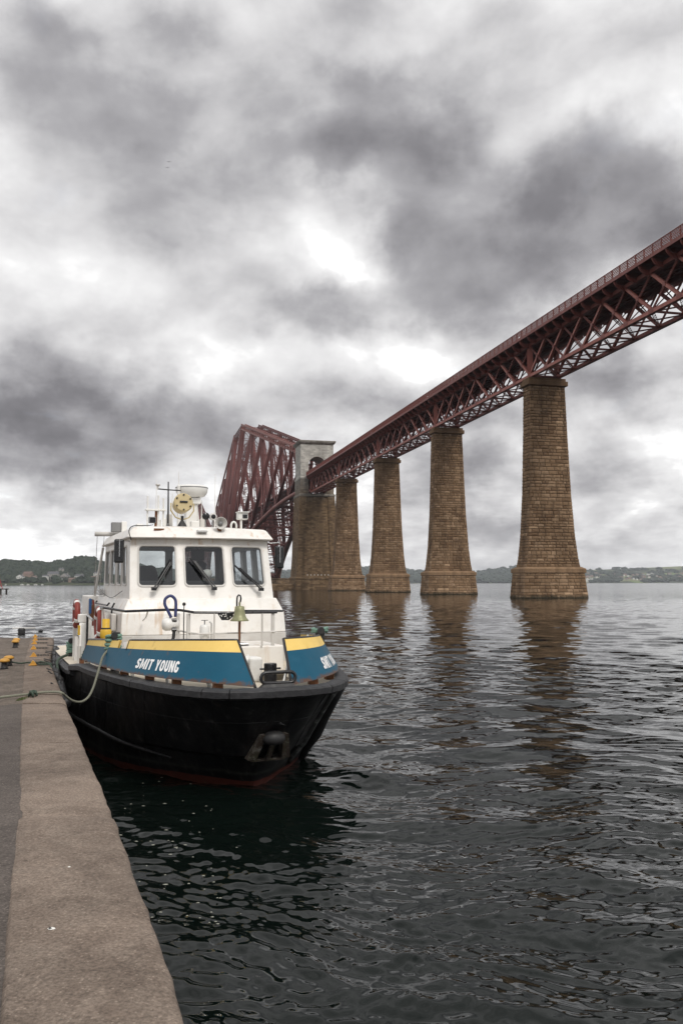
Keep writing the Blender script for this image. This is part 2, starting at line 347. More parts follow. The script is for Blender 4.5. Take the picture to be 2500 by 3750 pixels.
# ================================================================== QUAY
QZ = 1.25
OUT = [(7.4, -18), (3.2, -7), (.55, 0), (-.565, 3.18), (-.79, 3.83), (-1.105, 4.67), (-1.52, 5.78), (-1.93, 6.9), (-2.3, 7.81), (-2.92, 9.39), (-4.12, 12.46), (-5.42, 15.86), (-6.05, 17.46), (-8.63, 25.2)]
INN = [(6.4, -18.4), (2.3, -7.2), (-.15, 0), (-1.30, 3.3), (-1.5, 3.83), (-1.81, 4.67), (-2.2, 5.75), (-2.6, 6.85), (-2.93, 7.75), (-3.55, 9.37), (-4.72, 12.45), (-5.98, 15.85), (-6.58, 17.46), (-9.35, 25.25)]
def along(poly, t):
    ys = [p[1] for p in poly]; return (interp(t, ys, [p[0] for p in poly]), t)
def aggregate_mat(name, c, dark, light, speck=.5, rough=.9):
    m, t, b, o = new_mat(name); ob = t.node('ShaderNodeTexCoord').outputs['Object']
    big = t.noise(ob, .9, 6, .62, .4); mid = t.noise(ob, 6, 6, .7); fine = t.noise(ob, 60, 3, .7)
    base = t.mix(t.ramp(big, [(.36, 0), (.62, 1)]), dark, c); bands = t.noise(t.scale(ob, (.5, 2.6, 1)), 1.1, 5, .65); base = t.mix(t.math('MULTIPLY', t.ramp(bands, [(.45, 0), (.62, 1)]), .5), base, dark)
    blot = t.noise(ob, 2.3, 4, .6, .6); base = t.mix(t.math('MULTIPLY', t.ramp(blot, [(.60, 0), (.68, 1)]), .45), base, tuple(x * .7 for x in dark)); base = t.mix(t.math('MULTIPLY', t.ramp(mid, [(.42, 0), (.75, 1)]), .55), base, light)
    ck = t.node('ShaderNodeTexVoronoi', feature='DISTANCE_TO_EDGE'); ck.inputs['Scale'].default_value = .55; wv = t.node('ShaderNodeTexNoise'); wv.inputs['Scale'].default_value = 2.5; wv.inputs['Detail'].default_value = 6; t.l.new(ob, wv.inputs['Vector']); t.l.new(t.vmath('ADD', ob, t.vmath('SCALE', wv.outputs['Color'], scale=.5)), ck.inputs['Vector'])
    crack = t.math('MULTIPLY', t.ramp(ck.outputs['Distance'], [(.0, 1), (.006, 0)]), t.ramp(t.noise(ob, .6, 2, .5), [(.46, 0), (.54, 1)])); base = t.mix(t.math('MULTIPLY', crack, .3), base, tuple(x * .3 for x in dark))
    vor = t.node('ShaderNodeTexVoronoi'); vor.inputs['Scale'].default_value = 75; t.l.new(ob, vor.inputs['Vector'])
    grain = t.ramp(fine, [(.35, .55), (.65, 1.35)])
    gn = t.node('ShaderNodeMix', data_type='RGBA', blend_type='MULTIPLY'); gn.inputs[0].default_value = .75
    t.l.new(base, gn.inputs[6]); t.l.new(grain, gn.inputs[7]); base = gn.outputs[2]
    sepc = t.node('ShaderNodeSeparateColor'); t.l.new(vor.outputs['Color'], sepc.inputs[0])
    st = t.math('MULTIPLY', t.math('GREATER_THAN', sepc.outputs[0], .90), t.math('LESS_THAN', vor.outputs['Distance'], .45))
    base = t.mix(t.math('MULTIPLY', st, speck), base, tuple(min(1, x * 1.9) for x in light))
    sd = t.math('MULTIPLY', t.math('LESS_THAN', sepc.outputs[1], .10), t.math('LESS_THAN', vor.outputs['Distance'], .5))
    base = t.mix(t.math('MULTIPLY', sd, speck), base, tuple(x * .4 for x in dark))
    t.l.new(base, b.inputs['Base Color']); b.inputs['Roughness'].default_value = rough; b.inputs['Specular IOR Level'].default_value = .25
    set_bump(t, b, t.math('ADD', t.math('MULTIPLY', fine, .5), t.math('ADD', mid, t.math('MULTIPLY', vor.outputs['Distance'], .4))), .55, .012)
    return m
M['coping'] = aggregate_mat('weathered_coping', (.225, .175, .140), (.125, .096, .077), (.30, .245, .20), .22)
M['asphalt'] = aggregate_mat('old_asphalt', (.112, .094, .083), (.075, .063, .056), (.15, .128, .114), .35)
M['apron'] = aggregate_mat('rough_apron', (.155, .126, .104), (.085, .068, .056), (.25, .208, .17), .5)
M['wet_stone'] = paint('wet_quay_stone', (.035, .033, .026), .6, .4, 2, .5, (.02, .03, .012), bump=.6, bscale=12)
mb = MB()
ys = [-18, -7, 0, 3.3, 5.75, 7.75, 9.4, 11.2]
def strip(a, b, z, mi, mb):
    rows = []
    for k in range(41):
        t = lerp(a, b, k / 40); x, y = along(INN, t); x += .05
        rows.append([(lerp(x, -60, (q / 30) ** 2.2), t + (x - lerp(x, -60, (q / 30) ** 2.2)) * 0.02, z + .012 * math.sin(q * 1.7 + t) * (q > 0)) for q in range(31)])
    mb.sheet(rows, mi)
strip(-18, 11.3, QZ - .012, 0, mb); strip(11.3, 25.25, QZ - .020, 1, mb)
# far end face, body
x0, y0 = along(OUT, 25.2)
mb.add([(x0 - .02, 25.25, -3), (-60, 26.6, -3), (-60, 26.6, QZ - .03), (x0 - .72, 25.25, QZ - .03)], [(0, 1, 2, 3)], 2)
quay = mb.build('quay', [M['asphalt'], M['apron'], M['wet_stone']]); tag(quay, 'worn stone quay with asphalt top beside the boat', kind='structure')
def coping_stone(t0, t1):
    g = .013; nt = max(4, int((t1 - t0) / .14)); prof = [(1.0, -.30), (.998, -.02), (.97, 0), (.75, .004), (.5, .006), (.28, .003), (.14, 0), (.07, -.008), (.03, -.022), (.008, -.05), (-.012, -.10), (-.004, -.6), (-.0, -1.3), (0.02, -3.2)]
    wob = [random.uniform(-1, 1) for _ in range(8)]; tilt = random.uniform(-.004, .004); off = random.uniform(-.012, .006)
    rows = []
    for k in range(nt + 1):
        t = lerp(t0 + g, t1 - g, k / nt); ox, oy = along(OUT, t); ix, iy = along(INN, t)
        e = min(k, nt - k); ed = -.014 if e == 0 else 0
        worn = .006 * math.sin(t * 3.1 + wob[0] * 3) + .006 * math.sin(t * 7.7 + wob[1] * 3) + .005 * math.sin(t * 17 + wob[2]) + random.uniform(-.004, .004)
        row = []
        for s, dz in prof:
            ws = s + (worn * (1 - s) ** 2 if 0 <= s < .5 else 0)
            n_ = .0035 * math.sin(t * 9 + s * 11 + wob[3] * 5) + random.uniform(-.002, .002)
            row.append((lerp(ox, ix, ws) - off, lerp(oy, iy, ws), QZ + dz + ed * (dz > -.2) + n_ + tilt * (k - nt / 2) / nt * 4))
        rows.append(row)
    m = MB(); m.sheet(rows); w = len(prof)
    m.f.append(tuple(range(w))); m.m.append(0); m.f.append(tuple((nt) * w + j for j in range(w))[::-1]); m.m.append(0)
    o = m.build('coping_stone', M['coping'], quay, smooth=False); return smooth_by_angle(o, 50)
js = [-18, -14, -10, -6, -3, 0.1, 2.2, 5.95, 8.6, 11.42, 12.35, 14.1, 15.75, 16.5, 17.9, 19.4, 20.9, 22.4, 23.8, 25.22]
for a, b in zip(js[:-1], js[1:]): coping_stone(a, b)

# ================================================================== FAR SHORES
def leaf_mat(name, a, b_, c_):
    m, t, b, o = new_mat(name); ob = t.node('ShaderNodeTexCoord').outputs['Object']
    at = t.node('ShaderNodeAttribute', attribute_name='tone').outputs['Fac']
    base = t.mix(at, a, b_); base = t.mix(t.math('MULTIPLY', t.ramp(t.noise(ob, .35, 4, .7), [(.45, 0), (.7, 1)]), .6), base, c_)
    t.l.new(base, b.inputs['Base Color']); b.inputs['Roughness'].default_value = .9; b.inputs['Specular IOR Level'].default_value = .1
    return m
M['wood_l'] = leaf_mat('hill_wood', (.014, .024, .016), (.030, .043, .026), (.042, .052, .030))
M['wood_r'] = leaf_mat('far_wood', (.022, .032, .026), (.032, .046, .032), (.04, .05, .036))
def ico(sub=1):
    bm = bmesh.new(); bmesh.ops.create_icosphere(bm, subdivisions=sub, radius=1); bm.verts.index_update()
    v = np.array([p.co[:] for p in bm.verts]); f = np.array([[q.index for q in p.verts] for p in bm.faces]); bm.free(); return v, f
ICOV, ICOF = ico(2)
def clumps(name, pts, mat, label, cat):
    """a far wood read as one mass: many lumpy crowns in one mesh; pts = (x, y, z, rx, rz)"""
    Vs, Fs, As = [], [], []; n0 = 0
    for (x, y, z, rx, rz) in pts:
        k = 1 + .30 * RNG.standard_normal(len(ICOV)) * .7; v = ICOV * k[:, None] * np.array([rx, rx, rz]); v[:, 2] = np.maximum(v[:, 2], -.8 * rz)
        Vs.append(v + np.array([x, y, z])); Fs.append(ICOF + n0); As.append(np.full(len(v), RNG.random())); n0 += len(v)
    V, F, A = np.concatenate(Vs), np.concatenate(Fs), np.concatenate(As)
    me = bpy.data.meshes.new(name); me.from_pydata(V.tolist(), [], F.tolist()); a = me.attributes.new('tone', 'FLOAT', 'POINT'); a.data.foreach_set('value', A)
    me.materials.append(mat); o = link(name, me); tag(o, label, cat, kind='stuff'); return o
def to_world(px, py, Y):
    d = ray(px, py); t = Y / d.y; return (d.x * t, Y, HC + d.z * t)
def hash2(x, y): return .5 + .5 * math.sin(x * .013 + 1.3 * math.sin(y * .017)) * math.cos(y * .021 + 1.1 * math.sin(x * .011))
# --- near wooded hill
LP = [(-900, 2085), (-600, 2072), (-300, 2062), (0, 2059), (90, 2058), (172, 2063), (188, 2068), (277, 2050), (328, 2046), (380, 2060), (450, 2066), (560, 2083), (700, 2108), (800, 2128), (860, 2137)]
LR = [to_world(px, py, 2050) for px, py in LP]
LX, LZ = [p[0] for p in LR], [p[2] for p in LR]
def zl(x, y):
    r = interp(x, LX, LZ) - 7; t = min(1, max(0, (y - 1752) / 300.0))
    sh = 3.0 * min(1, max(0, (y - 1752) / 10)); return max(-2, sh + (r - 3) * (t ** 1.25) * (1 if y < 2060 else max(0, 1 - (y - 2060) / 600)) + 3 * hash2(x * 3, y * 3) * t)
mb = MB(); xs = np.linspace(-1300, -258, 130); yy = np.concatenate([np.linspace(1748, 2080, 34), np.linspace(2110, 2600, 8)])
mb.sheet([[(x, y, zl(x, y) if y > 1749 else -2) for x in xs] for y in yy])
def ground_mat(name, cols, sc_):
    m, t, b, o = new_mat(name); g = t.node('ShaderNodeNewGeometry').outputs['Position']
    vor = t.node('ShaderNodeTexVoronoi'); vor.inputs['Scale'].default_value = sc_; t.l.new(g, vor.inputs['Vector']); vor.inputs['Randomness'].default_value = .8
    sp = t.node('ShaderNodeSeparateColor'); t.l.new(vor.outputs['Color'], sp.inputs[0])
    base = t.ramp(sp.outputs[0], [(i / len(cols), c) for i, c in enumerate(cols)], 'CONSTANT')
    base = t.mix(t.math('MULTIPLY', t.noise(g, sc_ * 8, 4, .6), .5), base, cols[0])
    t.l.new(base, b.inputs['Base Color']); b.inputs['Roughness'].default_value = .95; b.inputs['Specular IOR Level'].default_value = .1; return m
M['hill_l'] = ground_mat('hill_ground', [(.03, .04, .02), (.045, .055, .025), (.06, .065, .035)], .02)
M['hill_r'] = ground_mat('far_ground', [(.045, .055, .036), (.15, .20, .075), (.24, .235, .11), (.07, .085, .045), (.17, .22, .085), (.20, .21, .10)], .0052)
tag(mb.build('wooded_hill', M['hill_l'], smooth=True), 'low wooded hill across the water behind the shore houses', kind='structure')
pts = []
for _ in range(3000):
    x = random.uniform(-1000, -270); y = 1760 + 300 * random.random() ** .8
    if y < 1775 and random.random() < .5: continue
    s = random.uniform(5, 9.5); z = zl(x, y); 
    if interp(x, LX, LZ) < 5 and y > 1790: continue
    pts.append((x, y, z + s * .45, s * random.uniform(.85, 1.25), s * random.uniform(.75, 1.1)))
clumps('woodland', pts, M['wood_l'], 'dense dark green wood covering the hill across the water', 'wood')
# --- far shore
RP = [(700, 2126), (900, 2118), (1040, 2096), (1200, 2086), (1330, 2078), (1480, 2086), (1600, 2090), (1730, 2098), (1800, 2087), (1860, 2079), (1950, 2077), (2050, 2081), (2140, 2088), (2300, 2082), (2480, 2074), (2800, 2062), (3600, 2055)]
RR = [to_world(px, py, 5200) for px, py in RP]; RX, RZ = [p[0] for p in RR], [p[2] for p in RR]
def zr(x, y):
    r = interp(x, RX, RZ); t = min(1, max(0, (y - 4010) / 1190.0)); sh = 6 * min(1, max(0, (y - 4010) / 15))
    return sh + (r - 6) * t * (1 if y < 5210 else max(0, 1 - (y - 5210) / 1500)) + 9 * (hash2(x * .6, y * .6) - .5) * min(1, t * 5) * (1 - t)
mb = MB(); xs = np.linspace(-900, 5200, 160); yy = np.concatenate([[4005], np.linspace(4012, 5250, 36), np.linspace(5400, 7000, 6)])
mb.sheet([[(x, y, zr(x, y) if y > 4006 else -2) for x in xs] for y in yy])
tag(mb.build('far_hills', M['hill_r'], smooth=True), 'far low hills with fields across the estuary', kind='structure')
pts = []
def wood_here(x, y):
    px = 1250 + x / y * FPX; return (1640 < px < 1900 and (y > 4200)) or hash2(x * 1.7 + 300, y * 1.9) > .74 or y < 4060 and hash2(x * 2, 5) > .45 or (px < 1640 and hash2(x * 2 + 90, y * 2) > .42)
while len(pts) < 1700:
    y = 4018 + 1150 * random.random() ** 1.5; px = random.uniform(860, 2620); x = (px - 1250) / FPX * y
    if wood_here(x, y):
        s = random.uniform(9, 17); pts.append((x, y, zr(x, y) + s * .3, s * 1.3, s * .8))
clumps('far_woodland', pts, M['wood_r'], 'dark strips of trees on the far hills beyond the bridge piers', 'wood')

# --- houses
M['h_white'] = paint('house_white', (.62, .61, .58), .8, .06, .2); M['h_grey'] = paint('house_grey', (.30, .28, .26), .8, .08, .2)
M['h_brick'] = paint('house_brick', (.24, .16, .12), .85, .1, .3); M['roof_slate'] = paint('roof_slate', (.085, .085, .095), .7, .15, .3); M['roof_tile'] = paint('roof_tile', (.16, .10, .085), .8, .15, .3)
M['h_pane'] = paint('house_pane', (.03, .035, .045), .15, .1, 1)
def house(px, py, wpx, Y, hr, wall, roof, label, gable=False, floors=2, chimney=True, group='houses along the far shore'):
    k = Y / FPX; w = wpx * k; x, _, z = to_world(px, py, Y); h = hr * w; d = w * .8
    e = empty('house', (x, Y, z), R(random.uniform(-14, 14)), label, 'house', group)
    m = MB(); m.box((-w / 2, -d / 2, -9), (w / 2, d / 2, h)); wl = m.build('wall', M[wall], e)
    m = MB(); rh = w * (.34 if gable else .24)
    if gable: P = [(-w / 2 - .4, -d / 2 - .5, h), (w / 2 + .4, -d / 2 - .5, h), (w / 2 + .4, d / 2, h), (-w / 2 - .4, d / 2, h), (0, -d / 2 - .5, h + rh), (0, d / 2, h + rh)]; F = [(0, 1, 4), (1, 2, 5, 4), (2, 3, 5), (3, 0, 4, 5), (0, 3, 2, 1)]
    else: P = [(-w / 2 - .5, -d / 2 - .5, h), (w / 2 + .5, -d / 2 - .5, h), (w / 2 + .5, d / 2 + .5, h), (-w / 2 - .5, d / 2 + .5, h), (-w / 2, 0, h + rh), (w / 2, 0, h + rh)]; F = [(0, 1, 5, 4), (1, 2, 5), (2, 3, 4, 5), (3, 0, 4), (0, 3, 2, 1)]
    m.add(P, F); rf = m.build('roof', M[roof], e)
    if gable: 
        m = MB(); m.add([(-w / 2, -d / 2 - .05, h), (w / 2, -d / 2 - .05, h), (0, -d / 2 - .05, h + rh * .93), (-w / 2, -d / 2 - .52, h + .02), (w / 2, -d / 2 - .52, h + .02), (0, -d / 2 - .52, h + rh * .93)], [(3, 4, 5), (0, 2, 1), (0, 1, 4, 3), (1, 2, 5, 4), (2, 0, 3, 5)]); m.build('gable', M[wall], e)
    if chimney: m = MB(); m.box((w * .28, -.6, h + rh * .3), (w * .28 + 1.2, .6, h + rh + 1.2)); m.build('chimney', M['h_grey'], rf)
    nw = max(2, int(w / 4.0))
    for f in range(floors):
        for i in range(nw):
            cx = -w / 2 + w * (i + .5) / nw; cz = h * (f + .55) / floors
            m = MB(); m.box((cx - .55, -d / 2 - .12, cz - .75), (cx + .55, -d / 2 + .1, cz + .75)); m.build('window', M['h_pane'], e)
    return e
house(76, 2123, 25, 1795, .42, 'h_white', 'roof_slate', 'white gabled house nearest the red beacon on the far shore', True)
house(104, 2113, 30, 1812, .42, 'h_brick', 'roof_tile', 'large brown villa with tall tiled roof below the wood')
house(128, 2119, 15, 1800, .45, 'h_grey', 'roof_tile', 'small grey house beside the large brown villa', floors=1)
house(168, 2125, 21, 1790, .70, 'h_white', 'roof_slate', 'tall white block of a house at the waterside trees')
house(197, 2110, 37, 1816, .22, 'h_grey', 'roof_slate', 'long grey terrace above the waterside trees', floors=1)
house(223, 2127, 19, 1788, .40, 'h_white', 'roof_slate', 'low white cottage in front of the grey gabled house', floors=1)
house(240, 2120, 29, 1802, .36, 'h_grey', 'roof_slate', 'grey house with pale gable behind the low cottage', True)
house(265, 2130, 22, 1786, .40, 'h_brick', 'roof_tile', 'brick house at the water between white houses', floors=1)
house(292, 2123, 29, 1800, .45, 'h_white', 'roof_slate', 'broad white house with slate roof half behind bushes')
house(319, 2131, 26, 1782, .16, 'h_white', 'roof_slate', 'low long white shed on the shoreline', floors=1, chimney=False)
house(347, 2127, 24, 1790, .45, 'h_brick', 'roof_tile', 'brown house with white end wall near the boat mast stays')
house(356, 2108, 22, 1822, .40, 'h_white', 'roof_slate', 'white house highest of those beside the boat cabin')
house(226, 2088, 15, 1880, .35, 'h_grey', 'roof_slate', 'lone pale house high in the wood on the hill', floors=1)
# --- tiny houses of the far town
def tiny(w, h, wall, roof):
    m = MB(); d = w * .7; m.box((-w / 2, -d / 2, -8), (w / 2, d / 2, h)); 
    m.add([(-w / 2 - .5, -d / 2 - .5, h), (w / 2 + .5, -d / 2 - .5, h), (w / 2 + .5, d / 2 + .5, h), (-w / 2 - .5, d / 2 + .5, h), (-w / 2, 0, h + w * .3), (w / 2, 0, h + w * .3)], [(0, 1, 5, 4), (1, 2, 5), (2, 3, 4, 5), (3, 0, 4)], 1)
    me = m.build('town_house', [M[wall], M[roof]]); d_ = me.data; bpy.data.objects.remove(me); return d_
TH = [tiny(11, 6, 'h_white', 'roof_tile'), tiny(13, 6, 'h_grey', 'roof_tile'), tiny(9, 7, 'h_white', 'roof_slate'), tiny(14, 6, 'h_brick', 'roof_tile')]
def town(px0, px1, n, y0, y1, kinds, label, group):
    for _ in range(n):
        px = random.uniform(px0, px1); y = random.uniform(y0, y1); x = (px - 1250) / FPX * y
        o = link('town_house', TH[random.choice(kinds)]); o.location = (x, y, zr(x, y) + .5); o.rotation_euler.z = R(random.uniform(-35, 35)); tag(o, label, 'house', group)
town(2140, 2495, 120, 4080, 4620, [0, 1, 1, 3, 3, 2], 'tiny house of the far hillside town beyond the largest pier', 'houses of the far hillside town')
town(1790, 1850, 22, 4030, 4130, [0, 2, 2, 1], 'tiny pale house on the far shore between the two nearest piers', 'pale houses between the two nearest piers')
town(1500, 1535, 5, 4030, 4100, [0, 2], 'tiny pale house on the far shore between the second and third piers', 'pale houses between middle piers')
m = MB()
for i in range(7): m.box((-26 + i * 7.5, -4, -6), (-19 + i * 7.5, 4, 10 + 2 * (i % 3))); m.add([(-26 + i * 7.5, -4.2, 10 + 2 * (i % 3)), (-19 + i * 7.5, -4.2, 10 + 2 * (i % 3)), (-19 + i * 7.5, 4, 10 + 2 * (i % 3)), (-26 + i * 7.5, 4, 10 + 2 * (i % 3)), (-22.5 + i * 7.5, -4.2, 15 + 2 * (i % 3)), (-22.5 + i * 7.5, 4, 15 + 2 * (i % 3))], [(0, 1, 4), (1, 2, 5, 4), (3, 0, 4, 5), (2, 3, 5)])
o = m.build('waterfront_terrace', M['h_white']); o.location = ((2152 - 1250) / FPX * 4025, 4025, 5); tag(o, 'bright white gabled terrace on the shoreline just past the largest pier', 'building')
# ================================================================== BRIDGE
AZB = R(13.7); SPAN = 51.2
BD = Vector((-math.sin(AZB), math.cos(AZB), 0)); BN = Vector((math.cos(AZB), math.sin(AZB), 0))
P1 = Vector((38.22, 154.55, 0))
def station(s): return P1 + BD * s
def stone_mat(name, c0, c1, c2, wet=True):
    m, t, b, o = new_mat(name); g = t.node('ShaderNodeTexCoord').outputs['Object']
    at = t.node('ShaderNodeAttribute', attribute_name='tone').outputs['Fac']
    base = t.ramp(at, [(0, c0), (.45, c1), (.85, c2), (1, tuple(min(1, x * 1.35) for x in c2))])
    base = t.mix(t.math('MULTIPLY', t.ramp(t.noise(g, 2.6, 6, .7), [(.35, 0), (.75, 1)]), .45), base, c0)
    st = t.noise(t.scale(g, (.55, .55, .05)), 1.0, 5, .6)
    base = t.mix(t.math('MULTIPLY', t.ramp(st, [(.46, 0), (.66, 1)]), .55), base, tuple(x * .45 for x in c0))
    pos = t.node('ShaderNodeSeparateXYZ'); t.l.new(t.node('ShaderNodeNewGeometry').outputs['Position'], pos.inputs[0])
    if wet:
        wl = t.math('ADD', pos.outputs[2], t.math('MULTIPLY', t.noise(g, .7, 4, .6), 1.4))
        base = t.mix(t.ramp(t.math('DIVIDE', wl, 3.0), [(.30, .85), (.46, 0)]), base, (.02, .022, .014))
    t.l.new(base, b.inputs['Base Color']); b.inputs['Roughness'].default_value = .9; b.inputs['Specular IOR Level'].default_value = .2
    set_bump(t, b, t.noise(g, 4.5, 6, .7), .8, .12); return m
M['stone'] = stone_mat('pier_granite', (.15, .089, .050), (.275, .176, .102), (.39, .265, .165))
M['joint'] = paint('mortar_joint', (.055, .038, .024), .95, .2, 1)
M['stone_band'] = stone_mat('pale_band_stone', (.13, .085, .048), (.19, .13, .075), (.28, .20, .125))
PZ = [-6, 0, 3.9, 4.6, 5.35, 5.7, 7.5, 11.7, 19.3, 30, 39.5]
PW = [13.3, 12.75, 12.0, 11.9, 11.9, 10.75, 10.1, 9.25, 8.35, 7.65, 7.15]     # across the bridge
PD = [6.4, 6.0, 5.4, 5.3, 5.3, 4.2, 3.9, 3.5, 3.1, 2.8, 2.6]          # along the bridge
def pier_face(face, s, z, out=0.0):
    w = interp(z, PZ, PW) / 2; d = interp(z, PZ, PD) / 2
    if face == 0: return Vector((s * w, -d - out, z))
    if face == 1: return Vector((-w - out, -s * d, z))
    if face == 2: return Vector((w + out, s * d, z))
    return Vector((-s * w, d + out, z))
def stone_geo(mb, face, s0, s1, z0, z1, rough, tone, wide):
    j = .022; js = j / max(.5, wide); a, b_ = s0 + js * 2, s1 - js * 2; c, d = z0 + j, z1 - j
    base = [pier_face(face, s, z, -.02) for s, z in ((a, c), (b_, c), (b_, d), (a, d))]
    i = .05; is_ = i / max(.5, wide) * 2
    top = [pier_face(face, s, z, rough * random.uniform(.45, 1.25)) for s, z in ((a + is_, c + i), (b_ - is_, c + i), (b_ - is_, d - i), (a + is_, d - i))]
    mid = pier_face(face, (a + b_) / 2 + random.uniform(-.2, .2) * (b_ - a), (c + d) / 2, rough * random.uniform(1.0, 1.9))
    mb.add(base + top + [mid], [(0, 1, 5, 4), (1, 2, 6, 5), (2, 3, 7, 6), (3, 0, 4, 7), (4, 5, 8), (5, 6, 8), (6, 7, 8), (7, 4, 8)], 0, tone)
def pier(s, label, singles=0):
    e = empty('viaduct_pier', station(s), AZB, label, 'bridge pier', 'stone piers of the approach viaduct')
    m = MB(); loops = []
    zs = [-6, 0, 3.9, 4.6]; core = lambda z, k: [Vector((x * (interp(z, PZ, PW) / 2 - k), y * (interp(z, PZ, PD) / 2 - k), z)) for x, y in ((-1, -1), (1, -1), (1, 1), (-1, 1))]
    m.loft([core(z, .03) for z in (-6, 0, 3.9, 4.6)]); m.loft([core(z, .03) for z in (5.6, 5.7, 7.5, 11.7, 19.3, 30, 39.6)]); m.build('core', M['joint'], e)
    # plinth capping course with a sloped top, cornice
    def ring(z, w, d): return [Vector((x * w / 2, y * d / 2, z)) for x, y in ((-1, -1), (1, -1), (1, 1), (-1, 1))]
    m = MB(); m.loft([ring(4.55, 11.9, 5.4), ring(4.62, 12.3, 5.8), ring(5.35, 12.3, 5.8), ring(5.72, 11.0, 4.6)], at=.55); m.build('plinth_course', M['stone'], e, bevel=.05, attr=True)
    m = MB(); m.loft([ring(39.4, 7.1, 2.6), ring(39.6, 8.1, 3.5), ring(40.45, 8.1, 3.5), ring(40.5, 7.5, 3.0), ring(41.03, 7.5, 3.0)], at=.12); m.build('cornice', M['stone'], e, bevel=.05, attr=True)
    rest = MB(); single = []; z = -1.2; row = 0
    while z < 39.35:
        h = random.choice((.46, .54, .60, .66, .74))
        if z < 4.6 <= z + h + .2: h = 4.6 - z
        if 4.6 <= z < 5.7: z = 5.7; continue
        h = min(h, 39.45 - z) if 39.45 - z < .9 else h
        for face in range(4):
            W_ = interp(z, PZ, PW if face in (0, 3) else PD); x = -1.0; k = 0
            cuts = [-1.0]; 
            while cuts[-1] < 1:
                L = random.choice((.65, .95, 1.2, 1.5, 1.85)) * (0.55 if (len(cuts) == 1 and row % 2) else 1); cuts.append(cuts[-1] + 2 * L / W_)
            if 1 - cuts[-2] < .8 / W_ and len(cuts) > 2: cuts.pop(-2)
            cuts[-1] = 1.0
            band = .0
            zmid = z + h / 2
            for a, b_ in zip(cuts[:-1], cuts[1:]):
                tone = min(1, max(0, random.gauss(.47, .16) - .16 * max(0, (zmid - 24) / 16) + (.30 if 4.0 < zmid < 4.6 and random.random() < .8 else 0) + (.18 if zmid < 1.6 else 0) + .07 * math.sin(a * 3 + zmid * .4 + s)))
                if random.random() < .025: tone = min(1, tone + .4)
                if random.random() < .06: tone *= .3
                rough = .08 if zmid > 5 else .06
                g = (face, a, b_, z, z + h, rough, tone, W_)
                if face == 0 and zmid > .2: single.append(((b_ - a) * W_ * h, g))
                else: stone_geo(rest, *g)
        z += h; row += 1
    single.sort(key=lambda q: -q[0])
    for i, (_, g) in enumerate(single):
        if i < singles:
            m = MB(); stone_geo(m, *g); m.build('stone', M['stone'], e, attr=True)
        else: stone_geo(rest, *g)
    tag(rest.build('stonework', M['stone'], e, attr=True), kind='stuff')
    return e
pier(0, 'largest stone pier, standing alone nearest the camera', 300)
pier(SPAN, 'second stone pier counted from the largest one', 300)
pier(2 * SPAN, 'third stone pier from the largest, next before the one by the tower', 0)
pier(3 * SPAN, 'stone pier overlapping the arched tower', 0)
pier(-SPAN, 'stone pier whose edge just enters the picture border', 0)

